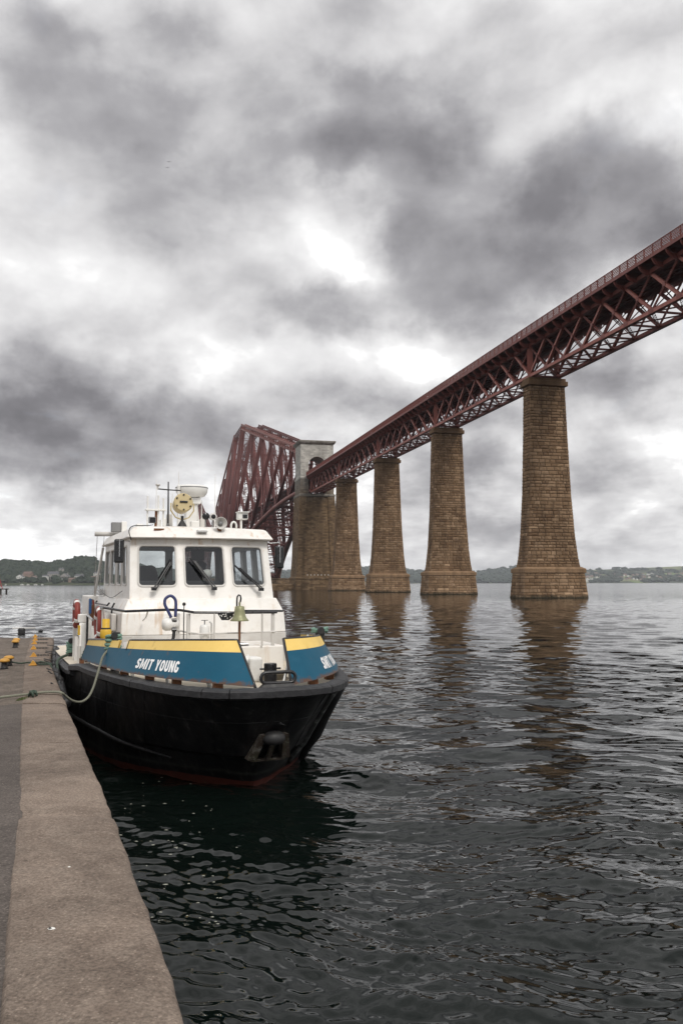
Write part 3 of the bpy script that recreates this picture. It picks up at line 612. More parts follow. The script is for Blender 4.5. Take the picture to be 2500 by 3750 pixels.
# ---- the viaduct spans
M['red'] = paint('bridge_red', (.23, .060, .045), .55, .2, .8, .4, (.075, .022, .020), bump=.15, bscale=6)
M['red_light'] = paint('bridge_red_lit', (.36, .12, .092), .6, .2, .8, .35, (.10, .03, .026))  # lit copy of the girder red: sunlight painted onto near-side members
M['red_dark'] = paint('bridge_red_shaded', (.15, .042, .033), .65, .25, .8, .4, (.07, .024, .02))  # shaded copy of the girder red: shade painted under and inside the deck
GX, ZB, ZT = 2.75, 41.55, 47.4
def make_span():
    e = empty('viaduct_span', station(0), AZB, 'span', 'bridge span', 'red girder spans of the approach viaduct')
    L = SPAN; n = 8; p = L / n
    def part(name, f, mat='red', parent=None, **k):
        m = MB(); f(m); return m.build(name, M[mat], parent or e, **k)
    for sx in (-1, 1):
        x = sx * GX
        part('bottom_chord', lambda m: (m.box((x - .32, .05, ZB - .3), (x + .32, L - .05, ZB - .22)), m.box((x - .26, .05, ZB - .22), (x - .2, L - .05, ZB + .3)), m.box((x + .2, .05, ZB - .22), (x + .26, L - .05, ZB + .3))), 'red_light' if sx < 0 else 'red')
        part('top_chord', lambda m: m.box((x - .33, .05, ZT - .3), (x + .33, L - .05, ZT + .32)))
        for k in range(n):
            y0, y1 = k * p, (k + 1) * p; ym = (y0 + y1) / 2
            # heavy strut and light double tie crossing it in every panel
            ys, ye = (y0, y1) if k < n / 2 else (y1, y0)
            def heavy(m):
                a, b_ = Vector((x, ye, ZT - .2)), Vector((x, ys, ZB + .25)); d = (b_ - a).normalized(); nn = Vector((0, -d.z, d.y))
                for o in (-.24, .24): m.beam(a + nn * o * 0 + Vector((o * .75, 0, 0)), b_ + Vector((o * .75, 0, 0)), .06, .44, up=nn)
                m.beam(a, b_, .34, .05, up=nn)
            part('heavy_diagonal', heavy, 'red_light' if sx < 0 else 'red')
            def light(m):
                a, b_ = Vector((x, ys, ZT - .2)), Vector((x, ye, ZB + .25)); d = (b_ - a).normalized(); nn = Vector((0, -d.z, d.y))
                for o in (-.12, .12): m.beam(a + nn * o, b_ + nn * o, .16, .09, up=nn)
            part('light_diagonal', light)
        for yy_ in (.35, L - .35):
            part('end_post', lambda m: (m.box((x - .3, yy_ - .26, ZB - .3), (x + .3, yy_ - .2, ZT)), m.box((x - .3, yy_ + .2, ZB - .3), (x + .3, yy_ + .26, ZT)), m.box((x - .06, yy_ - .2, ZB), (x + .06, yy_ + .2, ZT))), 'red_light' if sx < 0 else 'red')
        def gus(m):
            for k in range(n + 1):
                for z_ in (ZB + .15, ZT - .3): m.box((x - .30, max(.1, k * p - .55), z_ - .28), (x - .27, min(L - .1, k * p + .55), z_ + .32))
                if k < n: m.box((x - .30, (k + .5) * p - .3, (ZB + ZT) / 2 - .3), (x - .26, (k + .5) * p + .3, (ZB + ZT) / 2 + .3))
        tag(part('gusset_plates', gus), kind='stuff')
        def rv(m):   # bearing
            for y_ in (.5, L - .5): m.box((x - .4, y_ - .4, 41.04), (x + .4, y_ + .4, ZB - .3))
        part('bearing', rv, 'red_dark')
    for k in range(2 * n + 1):
        y_ = min(L - .15, max(.15, k * p / 2))
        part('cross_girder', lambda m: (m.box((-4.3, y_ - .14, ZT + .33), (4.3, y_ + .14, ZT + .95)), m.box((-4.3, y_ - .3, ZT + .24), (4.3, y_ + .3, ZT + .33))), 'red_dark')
        for sx in (-1, 1):   # curved bracket under the footway
            m = MB(); prof = [(GX + .3, ZT - .55)] + [(GX + .3 + 1.75 * math.sin(a), ZT - .55 + 1.25 * (1 - math.cos(a))) for a in np.linspace(.25, math.pi / 2, 7)] + [(GX + 2.05, ZT + .98), (GX + .3, ZT + .98)]
            m.loft([[Vector((sx * a, y_ + o, b_)) for a, b_ in prof] for o in (-.09, .09)]); m.beam(Vector((sx * (GX + .4), y_, ZT - .5)), Vector((sx * (GX + 2.05), y_, ZT + .65)), .34, .06); m.build('bracket', M['red'], e)
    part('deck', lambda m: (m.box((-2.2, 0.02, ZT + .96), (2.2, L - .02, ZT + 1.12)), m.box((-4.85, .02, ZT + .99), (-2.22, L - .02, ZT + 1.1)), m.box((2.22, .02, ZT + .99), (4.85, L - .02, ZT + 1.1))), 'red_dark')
    for sx in (-1, 1):
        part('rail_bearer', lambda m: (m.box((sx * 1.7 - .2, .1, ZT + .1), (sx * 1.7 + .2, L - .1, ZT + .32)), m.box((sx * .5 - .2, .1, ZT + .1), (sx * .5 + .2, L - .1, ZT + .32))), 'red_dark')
        part('edge_beam', lambda m: m.box((sx * 4.86 - .06, .01, ZT + .72), (sx * 4.86 + .06, L - .01, ZT + 1.16)), 'red')
    # bottom lateral bracing and sway frames
    for k in range(n):
        y0, y1 = k * p, (k + 1) * p
        def lat(m):
            for a, b_ in (((-GX, y0, ZB), (GX, y1, ZB)), ((GX, y0, ZB), (-GX, y1, ZB))):
                a, b_ = Vector(a), Vector(b_); d = (b_ - a).normalized(); s_ = Vector((-d.y, d.x, 0)) * .2
                m.beam(a + s_, b_ + s_, .07, .1); m.beam(a - s_, b_ - s_, .07, .1)
                q = 16
                for i in range(q): m.beam(a.lerp(b_, i / q) + s_ * (1 if i % 2 else -1), a.lerp(b_, (i + 1) / q) - s_ * (1 if i % 2 else -1), .05, .05)
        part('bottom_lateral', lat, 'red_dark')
    for k in range(n + 1):
        y_ = min(L - .3, max(.3, k * p))
        def sway(m):
            m.beam((-GX, y_, ZB + .05), (GX, y_, ZB + .05), .22, .3)
            m.beam((-GX, y_, ZT - .2), (GX, y_, ZB + .2), .1, .16); m.beam((GX, y_, ZT - .2), (-GX, y_, ZB + .2), .1, .16)
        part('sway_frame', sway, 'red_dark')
    # footway parapets: lattice with posts
    for sx in (-1, 1):
        x = sx * 4.86; z0, z1 = ZT + 1.17, ZT + 2.5
        def rail(m):
            m.beam((x, 0, z1), (x, L, z1), .14, .1); m.beam((x, 0, z0 + .05), (x, L, z0 + .05), .1, .1); m.beam((x, 0, (z0 + z1) / 2), (x, L, (z0 + z1) / 2), .05, .05)
        r_ = part('railing', rail, 'red')
        def lat(m):
            c = .42; q = int(L / c)
            for i in range(-3, q):
                ya, yb = i * c, i * c + (z1 - z0); za, zb_ = z0, z1
                if ya < 0: za = z0 - ya; ya = 0
                if yb > L: zb_ = z1 - (yb - L); yb = L
                m.beam((x, ya, za), (x, yb, zb_), .035, .10, up=(1, 0, 0)); m.beam((x + .02, L - ya, za), (x + .02, L - yb, zb_), .035, .10, up=(1, 0, 0))
        tag(part('lattice', lat, 'red', r_), kind='stuff')
        for i in range(25):
            y_ = (i + .5) * L / 25; m = MB(); m.box((x - .09, y_ - .075, z0 - .3), (x + .09, y_ + .075, z1 + .06)); m.build('railing_post', M['red'], r_)
    return e
span0 = make_span(); span0['label'] = 'red girder span between the largest pier and the second pier'
for i, lb in ((-1, 'red girder span running out of the picture past the largest pier'), (1, 'red girder span from the second to the third pier'), (2, 'red girder span from the third pier to the pier by the tower'), (3, 'red girder span running into the arched tower')):
    c = copy_tree(span0); c.location = station(i * SPAN); c['label'] = lb

# ---- the arched tower
def masonry_mat(name, c0, c1, c2, grey, stain=1.0):
    m, t, b, o = new_mat(name); oc = t.node('ShaderNodeTexCoord').outputs['Object']; ge = t.node('ShaderNodeNewGeometry')
    s = t.node('ShaderNodeSeparateXYZ'); t.l.new(oc, s.inputs[0])
    vt = t.node('ShaderNodeVectorTransform', vector_type='NORMAL', convert_from='WORLD', convert_to='OBJECT'); t.l.new(ge.outputs['True Normal'], vt.inputs[0])
    ns = t.node('ShaderNodeSeparateXYZ'); t.l.new(vt.outputs[0], ns.inputs[0]); side = t.math('GREATER_THAN', t.math('ABSOLUTE', ns.outputs[0]), .6)
    u = t.math('ADD', t.math('MULTIPLY', s.outputs[0], t.math('SUBTRACT', 1.0, side)), t.math('MULTIPLY', s.outputs[1], side))
    cv = t.node('ShaderNodeCombineXYZ'); t.l.new(u, cv.inputs[0]); t.l.new(s.outputs[2], cv.inputs[1])
    br = t.node('ShaderNodeTexBrick'); t.l.new(cv.outputs[0], br.inputs['Vector']); br.inputs['Scale'].default_value = 1.0
    br.inputs['Brick Width'].default_value = 1.5; br.inputs['Row Height'].default_value = .62; br.inputs['Mortar Size'].default_value = .03; br.inputs['Bias'].default_value = -.1
    br.inputs['Color1'].default_value = (0, 0, 0, 1); br.inputs['Color2'].default_value = (1, 1, 1, 1); br.inputs['Mortar'].default_value = (0, 0, 0, 1)
    low = t.ramp(br.outputs['Color'], [(0, c0), (.5, c1), (1, c2)]); up = t.ramp(br.outputs['Color'], [(0, tuple(x * .62 for x in grey)), (1, grey)])
    zz = t.math('ADD', s.outputs[2], t.math('MULTIPLY', t.noise(oc, .35, 4, .6), 5.0))
    base = t.mix(t.ramp(t.math('DIVIDE', zz, 70.0), [(.57, 0), (.70, 1)]), low, up)
    base = t.mix(t.math('MULTIPLY', t.ramp(t.noise(t.scale(oc, (.4, .4, .03)), 1.0, 5, .6), [(.44, 0), (.66, 1)]), .6 * stain), base, tuple(x * .5 for x in c0))
    base = t.mix(t.math('MULTIPLY', t.ramp(t.noise(oc, 1.2, 6, .7), [(.4, 0), (.75, 1)]), .4 * stain), base, c0)
    t.l.new(base, b.inputs['Base Color']); b.inputs['Roughness'].default_value = .92; b.inputs['Specular IOR Level'].default_value = .2
    set_bump(t, b, t.math('ADD', t.math('MULTIPLY', br.outputs['Fac'], -1.0), t.noise(oc, 3.5, 5, .7)), .8, .1); return m
M['tower_stone'] = masonry_mat('tower_masonry', (.115, .073, .04), (.21, .136, .075), (.29, .197, .115), (.36, .34, .305))
M['tower_pale'] = masonry_mat('tower_dressed_stone', (.12, .10, .078), (.20, .165, .125), (.26, .22, .17), (.60, .575, .525), .4)
TS = 4 * SPAN + 6.5
tow = empty('arched_tower', station(TS), AZB, 'tall stone tower with round arch where the girder enters', 'bridge tower')
def rect(z, w, d, y0=0): return [Vector((x * w / 2, y * d / 2 + y0, z)) for x, y in ((-1, -1), (1, -1), (1, 1), (-1, 1))]
m = MB(); m.loft([rect(-5, 19.5, 16), rect(4.2, 19.0, 15.5), rect(4.6, 19.4, 15.9), rect(5.2, 19.4, 15.9), rect(5.7, 17.5, 14.2)]); m.build('plinth', M['tower_stone'], tow)
m = MB(); m.loft([rect(5.7, 17.0, 13.8), rect(14, 15.9, 13.0), rect(39.8, 14.4, 12.2)]); m.build('shaft', M['tower_stone'], tow)
for sx in (-1, 1):
    m = MB(); m.loft([[p + Vector((sx * x0, 0, 0)) for p in rect(z, w, d)] for z, w, d, x0 in ((5.7, 3.0, 14.9, 7.5), (14, 3.0, 14.0, 7.0), (39.8, 3.2, 13.1, 6.15))]); m.build('buttress', M['tower_stone'], tow)
m = MB(); m.loft([rect(39.7, 14.9, 12.9), rect(39.9, 15.7, 13.6), rect(40.6, 15.7, 13.6), rect(40.9, 15.1, 13.1)]); m.build('string_course', M['tower_pale'], tow)
def portal(m, w, d, z0, z1, ow, zs):
    """block with a round-headed opening ow wide springing at zs, running through along y"""
    pts = [(-w / 2, z0), (-ow / 2, z0), (-ow / 2, zs)] + [(-ow / 2 * math.cos(a), zs + ow / 2 * math.sin(a)) for a in np.linspace(0, math.pi, 17)[1:-1]] + [(ow / 2, zs), (ow / 2, z0), (w / 2, z0), (w / 2, z1), (-w / 2, z1)]
    n = len(pts); arc = list(range(1, n - 3)); vs = [Vector((x, -d / 2, z)) for x, z in pts] + [Vector((x, d / 2, z)) for x, z in pts]; fs = []
    half = len(arc) // 2; top = n - 1; topr = n - 2; br = n - 3
    for off, flip in ((0, False), (n, True)):
        f = [(0, 1, 2, top)]; 
        f += [(arc[i], arc[i + 1], top) for i in range(1, half)]; f += [(arc[half], topr, top)]
        f += [(arc[i], arc[i + 1], topr) for i in range(half, len(arc) - 2)]; f += [(arc[-2], arc[-1], br, topr)]
        f = [tuple(i + off for i in q) for q in f]; fs += [q[::-1] if not flip else q for q in f]
    for i in range(n):
        j = (i + 1) % n; fs.append((i, j, j + n, i + n))
    m.add(vs, [tuple(q) for q in fs])
m = MB(); portal(m, 14.6, 12.4, 40.9, 47.6, 8.2, 47.0 - 4.5); 
m = MB(); portal(m, 14.3, 12.2, 40.9, 62.4, 7.4, 53.2); m.build('portal', M['tower_pale'], tow)
m = MB()
for sx in (-1, 1): m.loft([[p + Vector((sx * 5.65, 0, 0)) for p in rect(z, 3.3, 13.2)] for z in (40.9, 47.3)])
m.build('pilaster', M['tower_stone'], tow)
m = MB(); 
for sx in (-1, 1): m.loft([[p + Vector((sx * 5.65, 0, 0)) for p in rect(z, w, d)] for z, w, d in ((47.3, 3.5, 13.4), (48.0, 3.5, 13.4), (48.3, 3.2, 12.9))])
m.build('pilaster_cap', M['tower_pale'], tow)
for i in range(11):   # ring of dressed arch stones
    a0, a1 = math.pi * i / 11 + .012, math.pi * (i + 1) / 11 - .012
    for fy in (-1,):
        m = MB(); L_ = []
        for a in (a0, a1):
            for r_ in (3.72, 5.0): L_.append((r_ * math.cos(a), 53.2 + r_ * math.sin(a)))
        q = [L_[0], L_[1], L_[3], L_[2]]; m.loft([[Vector((x, -6.1 - o, z)) for x, z in q] for o in (-.05, .16)]); m.build('arch_stone', M['tower_pale'], tow)
m = MB(); m.loft([rect(62.2, 14.4, 12.4), rect(62.6, 15.2, 13.2), rect(63.1, 16.0, 14.0), rect(63.7, 16.2, 14.2), rect(63.9, 15.6, 13.6)]); m.build('cornice', M['tower_stone'], tow)
for i in range(7): m = MB(); m.box((-4.6 + i * 1.5, -7.75, 6.05), (-4.3 + i * 1.5, -7.3, 6.5)); m.build('lamp_bracket', M['h_white'], tow)
m = MB(); m.loft([[Vector((r_ * math.cos(a) * k - 9, r_ * math.sin(a) * .8 + 6, z)) for a in np.linspace(0, 2 * math.pi, 13)[:-1]] for r_, z, k in ((16, -3, 1), (14, 2.2, 1), (13, 2.6, 1))]); o = m.build('fender_apron', M['tower_stone'], tow)

M['cant_red'] = paint('cantilever_red', (.125, .030, .025), .6, .25, .25, .4, (.06, .018, .017)); M['cant_light'] = paint('cantilever_red_lit', (.24, .08, .062), .6, .2, .25, .35, (.09, .027, .024)); M['cant_dark'] = paint('cantilever_red_shaded', (.10, .026, .022), .65, .25, .25, .4, (.05, .017, .015))  # light and dark copies of this red paint in lit and shaded members
# ---- cantilever towers
def make_cantilever():
    e = empty('cantilever', station(TS + 207), AZB, 'great red cantilever of tubes and lattice behind the arched tower', 'bridge cantilever', 'red cantilevers')
    Lt, TW = 207.0, 44.0
    yk = [0, 45, 86, 122, 154, 182, 207]
    def zb(y): t = y / Lt; return 8 + 35 * (1 - (1 - t) ** 1.9)
    def zt(y): return lerp(109.0, 59.5, y / Lt)
    def wb(y): return lerp(18.3, 5.0, (y / Lt) ** .9)
    def wt(y): return lerp(5.9, 4.2, y / Lt)
    def tube(name, a, b_, r, mat='cant_red', n=10): m = MB(); m.tube([a, b_], r, n); return m.build(name, M[mat], e, smooth=True)
    def lattice(m, a, b_, w, c=.28, pitch=None):
        """flat lattice girder in the vertical plane of a-b"""
        a, b_ = Vector(a), Vector(b_); d = (b_ - a); L = d.length; d.normalize(); s = d.cross(Vector((1, 0, 0))).normalized() * (w / 2)
        x = Vector((w * .32, 0, 0))
        for o in (x, -x): 
            m.beam(a + s + o, b_ + s + o, c, c); m.beam(a - s + o, b_ - s + o, c, c)
            q = max(2, int(L / (pitch or w)))
            for i in range(q): k = 1 if i % 2 else -1; m.beam(a.lerp(b_, i / q) + s * k + o, a.lerp(b_, (i + 1) / q) - s * k + o, c * .6, c * .6)
    def lat_part(name, a, b_, w, c=.28, mat='cant_red'): m = MB(); lattice(m, a, b_, w, c); m.build(name, M[mat], e)
    # tower
    for sx in (-1, 1):
        for y in (0, TW): tube('column', (sx * 18.3, y, 6), (sx * 5.9, y, 109), 1.85, n=14)
        tube('tower_diagonal', (sx * 18.1, 0, 9), (sx * 5.9, TW, 107), 1.2); tube('tower_diagonal', (sx * 18.1, TW, 9), (sx * 5.9, 0, 107), 1.2)
        lat_part('tower_top_chord', (sx * 5.9, 0, 108.5), (sx * 5.9, TW, 108.5), 3.2, .5); tube('tower_bottom_tube', (sx * 18.3, 0, 8), (sx * 18.3, TW, 8), 1.8)
    for y in (0, TW):
        m = MB()
        for k in range(6):
            z0, z1 = 12 + k * 16, 12 + (k + 1) * 16; x0, x1 = lerp(18.3, 5.9, (z0 - 6) / 103), lerp(18.3, 5.9, (z1 - 6) / 103)
            for a, b_ in (((-x0, y, z0), (x1, y, z1)), ((x0, y, z0), (-x1, y, z1)), ((-x1, y, z1), (x1, y, z1))):
                A_, B_ = Vector(a), Vector(b_); d = (B_ - A_).normalized(); s = d.cross(Vector((0, 1, 0))).normalized() * .9
                m.beam(A_ + s, B_ + s, .3, .3); m.beam(A_ - s, B_ - s, .3, .3); q = int((B_ - A_).length / 1.8)
                for i in range(q): kk = 1 if i % 2 else -1; m.beam(A_.lerp(B_, i / q) + s * kk, A_.lerp(B_, (i + 1) / q) - s * kk, .18, .18)
        m.build('portal_bracing', M['cant_red'], e)
    # arms
    for arm in (-1, 1):
        Yf = (lambda y: -y) if arm < 0 else (lambda y: TW + y)
        for sx in (-1, 1):
            B = [Vector((sx * wb(y), Yf(y), zb(y))) for y in yk]; T = [Vector((sx * wt(y), Yf(y), zt(y))) for y in yk]
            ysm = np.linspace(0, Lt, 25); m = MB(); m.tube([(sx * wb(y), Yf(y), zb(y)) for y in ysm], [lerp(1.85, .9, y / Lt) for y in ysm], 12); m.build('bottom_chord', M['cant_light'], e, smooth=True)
            m = MB(); a, b_ = T[0], T[-1]
            for ox in (-1.3, 1.3):
                for oz in (-1.6, 1.6): m.beam(a + Vector((ox, 0, oz)), b_ + Vector((ox * .7, 0, oz * .75)), .5, .9)
                q = 60
                for i in range(q): k = 1 if i % 2 else -1; m.beam(a.lerp(b_, i / q) + Vector((ox, 0, k * 1.5)), a.lerp(b_, (i + 1) / q) + Vector((ox, 0, -k * 1.5)), .2, .3)
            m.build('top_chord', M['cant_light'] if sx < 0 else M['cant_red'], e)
            for i in range(6):
                tube('strut', B[i] if i else B[0], T[i + 1], lerp(1.3, .7, i / 5), n=12)
                lat_part('tie', T[i], B[i + 1], lerp(2.4, 1.4, i / 5), .34)
                # secondary posts carrying the inner viaduct
                lat_part('post', B[i + 1] + Vector((0, 0, .5)), Vector((sx * 5.0, Yf(yk[i + 1]), 45)), 1.4, .22) if zb(yk[i + 1]) < 40 else None
        for i in range(6):
            m = MB(); y0, y1 = yk[i], yk[i + 1]; q = 2 if i < 4 else 1
            for k in range(q):
                a0, a1 = lerp(y0, y1, k / q), lerp(y0, y1, (k + 1) / q)
                for s in (-1, 1):
                    A_, B_ = Vector((-s * wb(a0), Yf(a0), zb(a0))), Vector((s * wb(a1), Yf(a1), zb(a1))); d = (B_ - A_).normalized(); t_ = Vector((0, 0, .8))
                    m.beam(A_ + t_, B_ + t_, .35, .35); m.beam(A_ - t_, B_ - t_, .35, .35); qq = int((B_ - A_).length / 2)
                    for j in range(qq): kk = 1 if j % 2 else -1; m.beam(A_.lerp(B_, j / qq) + t_ * kk, A_.lerp(B_, (j + 1) / qq) - t_ * kk, .2, .2)
                m.beam((-wb(a1), Yf(a1), zb(a1)), (wb(a1), Yf(a1), zb(a1)), .5, 1.0)
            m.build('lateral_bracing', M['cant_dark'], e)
            m = MB()     # sway bracing between the two sides of strut and tie
            for fr in (.25, .5, .75):
                for P_, Q_ in (((y0, 'b'), (y1, 't')), ((y0, 't'), (y1, 'b'))):
                    def at(f_):
                        w0 = wb(P_[0]) if P_[1] == 'b' else wt(P_[0]); w1 = wb(Q_[0]) if Q_[1] == 'b' else wt(Q_[0]); z0 = zb(P_[0]) if P_[1] == 'b' else zt(P_[0]); z1 = zb(Q_[0]) if Q_[1] == 'b' else zt(Q_[0])
                        return lerp(w0, w1, f_), Yf(lerp(P_[0], Q_[0], f_)), lerp(z0, z1, f_)
                    w0, y_0, z_0 = at(fr - .1); w1, y_1, z_1 = at(fr + .1); wm, ym, zm = at(fr)
                    m.beam((-w0, y_0, z_0), (w1, y_1, z_1), .14, .18); m.beam((-wm, ym, zm), (wm, ym, zm), .16, .25)
            m.build('sway_bracing', M['cant_red'], e)
            m = MB(); w0, w1 = wt(y0), wt(y1)
            for s in (-1, 1): m.beam((-s * w0, Yf(y0), zt(y0)), (s * w1, Yf(y1), zt(y1)), .3, .5)
            m.beam((-w1, Yf(y1), zt(y1)), (w1, Yf(y1), zt(y1)), .5, 1.2); m.build('top_bracing', M['cant_red'], e)
    # inner viaduct
    m = MB(); y0, y1 = -Lt, TW + Lt
    m.box((-4.6, y0, 48.0), (4.6, y1, 48.5))
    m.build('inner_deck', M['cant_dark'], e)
    for sx in (-1, 1):
        m = MB(); x = sx * 2.75; q = 110
        m.beam((x, y0, 44.8), (x, y1, 44.8), .6, .5); m.beam((x, y0, 47.6), (x, y1, 47.6), .6, .5); m.beam((sx * 4.7, y0, 50), (sx * 4.7, y1, 50), .12, .12)
        for i in range(q):
            a, b_ = lerp(y0, y1, i / q), lerp(y0, y1, (i + 1) / q); m.beam((x, a, 44.8), (x, b_, 47.6), .3, .25); m.beam((x, a, 47.6), (x, b_, 44.8), .3, .25)
        m.build('inner_girder', M['cant_red'], e)
        m = MB()
        for i in range(q): m.box((sx * 4.7 - .06, lerp(y0, y1, i / q) - .06, 48.4), (sx * 4.7 + .06, lerp(y0, y1, i / q) + .06, 50))
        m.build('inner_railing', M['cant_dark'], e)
    for sx in (-1, 1):
        for y in (0, TW):
            m = MB(); m.lathe([(10.5, -5), (9.2, 3.5), (8.6, 5.2), (8.9, 5.4), (8.9, 6.1), (3, 6.3)], 24, Matrix.Translation((sx * 18.3, y, 0))); m.build('caisson_pier', M['tower_stone'], e, smooth=False)
    return e
cant = make_cantilever()
c2 = copy_tree(cant); c2.location = station(TS + 207 + 44 + 521); c2['label'] = 'far red cantilever whose top shows behind the radar scanner'
m = MB(); y0, y1 = TS + 207 + 44 + 207, TS + 207 + 44 + 521 - 207
for sx in (-1, 1):
    for z_ in (43, 57): m.beam((sx * 4.5, 0, z_), (sx * 4.5, y1 - y0, z_), 1, 1)
    for i in range(8): a, b_ = (y1 - y0) * i / 8, (y1 - y0) * (i + 1) / 8; m.beam((sx * 4.5, a, 43), (sx * 4.5, b_, 57), .7, .7); m.beam((sx * 4.5, a, 57), (sx * 4.5, b_, 43), .7, .7)
m.box((-4.5, 0, 47.5), (4.5, y1 - y0, 48.5))
o = m.build('suspended_span', M['red']); o.location = station(y0); o.rotation_euler.z = AZB; tag(o, 'red suspended girder span linking the two cantilevers', 'bridge span')
# ================================================================== THE BOAT  (local frame: x to port, y aft from the bow tip, z up)
boat = empty('workboat', (-.775, 10.903, 0), R(22.5), 'black hulled workboat with white wheelhouse and blue and yellow bulwark', 'boat')
OUTL = [(0, 0), (.012, .22), (.05, .50), (.17, .77), (.42, 1.02), (.9, 1.31), (1.7, 1.59), (2.7, 1.84), (4.0, 2.05), (5.7, 2.18), (8.0, 2.2), (12.0, 2.15), (14.0, 1.95)]
WATL = [(1.25, 0), (1.28, .05), (1.34, .13), (1.5, .30), (1.78, .52), (2.2, .86), (2.8, 1.26), (3.5, 1.63), (4.5, 1.9), (5.9, 2.08), (8.0, 2.12), (12.0, 2.05), (13.8, 1.8)]
NP = 5
OUTS = [(p.x, p.y) for p in spline([(a, b_, 0) for a, b_ in OUTL], NP)]; WATS = [(p.x, p.y) for p in spline([(a, b_, 0) for a, b_ in WATL], NP)]
NO = len(OUTS)
def inset(pts, d):   # the traced line is the outer face of the fender; the hull lies inside it
    out = []
    for i, (u, w) in enumerate(pts):
        a, b_ = pts[max(0, i - 1)], pts[min(len(pts) - 1, i + 1)]; t = Vector((b_[0] - a[0], b_[1] - a[1])); t = Vector((0, 1)) if i == 0 else t.normalized()
        out.append((u + t.y * d, max(0, w - t.x * d)))
    return out
OUTS = inset(OUTS, .125)
def deckz(u): return interp(u, [0, 4.6, 6.4, 14], [1.43, 1.43, 1.27, 1.15])
def outw(u): return interp(u, [p[0] for p in OUTS], [p[1] for p in OUTS])
def hull_pt(k, f, z, sx):
    (a, b_), (c, d) = WATS[k], OUTS[k]; return Vector((sx * lerp(b_, d, f), lerp(a, c, f), z))
def hull_mat():
    m, t, b, o = new_mat('hull_black'); oc = t.node('ShaderNodeTexCoord').outputs['Object']; s = t.node('ShaderNodeSeparateXYZ'); t.l.new(oc, s.inputs[0])
    base = t.mix(t.math('MULTIPLY', t.ramp(t.noise(t.scale(oc, (1.5, 1.5, .45)), 2.2, 7, .7, .4), [(.5, 0), (.70, 1)]), .75), (.0055, .0055, .0065), (.034, .032, .031))
    base = t.mix(t.math('MULTIPLY', t.ramp(t.noise(t.scale(oc, (5, 5, .8)), 1.4, 6, .7), [(.62, 0), (.74, 1)]), .5), base, (.06, .026, .014))
    base = t.mix(t.math('MULTIPLY', t.ramp(t.noise(t.scale(oc, (3, 3, .5)), 3.2, 7, .72, .2), [(.56, 0), (.70, 1)]), .7), base, (.085, .083, .08))
    scum = t.math('MULTIPLY', t.ramp(t.math('ABSOLUTE', t.math('SUBTRACT', s.outputs[2], t.math('MULTIPLY_ADD', t.noise(oc, 2.0, 4, .6), .12, .13))), [(0.0, 1), (.035, 0)]), t.noise(oc, 7, 4, .7)); base = t.mix(t.math('MULTIPLY', scum, .7), base, (.085, .09, .075))
    red = t.math('LESS_THAN', t.math('ADD', s.outputs[2], t.math('MULTIPLY', t.noise(oc, 5, 3, .6), .05)), .10)
    base = t.mix(red, base, t.mix(t.noise(oc, 9, 5, .7), (.035, .011, .009), (.15, .042, .028)))
    t.l.new(base, b.inputs['Base Color']); t.l.new(t.ramp(t.noise(oc, 4, 5, .6), [(.3, .28), (.7, .55)]), b.inputs['Roughness'])
    b.inputs['Specular IOR Level'].default_value = .35; set_bump(t, b, t.noise(oc, 2.4, 4, .6), .35, .05); return m
M['hull'] = hull_mat()
M['scuffed'] = paint('scuffed_black', (.05, .052, .052), .45, .5, 6, .9, (.27, .28, .27), bump=.4)
M['barnacle'] = paint('crusted_plate', (.05, .036, .026), .85, .4, 7, .9, (.30, .29, .255), bump=.8, bscale=30, streak=.5, streak_c=(.05, .065, .012))
# hull skin: rows from the keel to the deck edge; a chine knuckle about half-way
mb = MB(); LV = [(-.9, -.55), (-.35, -.18), (0, .0), (.16, .09), (.42, .22), (.50, .38), (.85, .60), (1.15, .80), (1.0, 1.0)]
rows = []
for i, (z, f) in enumerate(LV):
    row = []
    for sx in (-1, 1):
        ks = range(NO - 1, -1, -1) if sx < 0 else range(1, NO)
        for k in ks:
            top = i == len(LV) - 1; zz = deckz(OUTS[k][0]) if top else (z * deckz(OUTS[k][0]) / 1.43 if z > 0 else z)
            # chine rises towards the bow
            p = hull_pt(k, f, zz, sx); 
            if f < 0: p = Vector((p.x * (1 + f * .5), WATS[k][0] - f * .45, zz))
            row.append(p)
    rows.append(row)
mb.sheet(rows); hull = mb.build('hull', M['hull'], boat); smooth_by_angle(hull, 22)
m = MB(); n = len(rows[0]); tr = [r[0] for r in rows] + [r[-1] for r in rows][::-1]; m.add(tr, [tuple(range(len(tr)))]); m.build('transom', M['hull'], hull)
# chine strake, shoulder rubbing bars, weld seams
for sx in (-1, 1):
    m = MB(); m.tube([hull_pt(k, lerp(.16, .31, min(1, max(0, (k - 24) / 14))), lerp(.28, .47, min(1, max(0, (k - 24) / 14))) * deckz(OUTS[k][0]) / 1.43, sx) for k in range(26, NO - 6)], [.012 + .03 * min(1, i / 10) for i in range(NO - 32)], 6); m.build('chine_strake', M['rubber'], hull, smooth=True)
    if sx < 0: continue
    m = MB(); m.tube([hull_pt(23, f, z, sx) + Vector((0, -.01, 0)) for z, f in ((1.34, .97), (1.1, .78), (.8, .57), (.5, .37), (.3, .18), (.12, .06))], [.03, .045, .05, .055, .055, .04], 6); m.build('bow_knuckle', M['scuffed'], hull, smooth=True)
    k = 28; m = MB(); m.tube([hull_pt(k, f, z, sx) + Vector((sx * .05, -.03, 0)) for z, f in ((1.36, .97), (1.1, .78), (.8, .57), (.5, .39), (.3, .2), (.05, .03))], [.10, .10, .095, .09, .075, .05], 8); m.build('shoulder_bar', M['black_rubber'], hull, smooth=True)
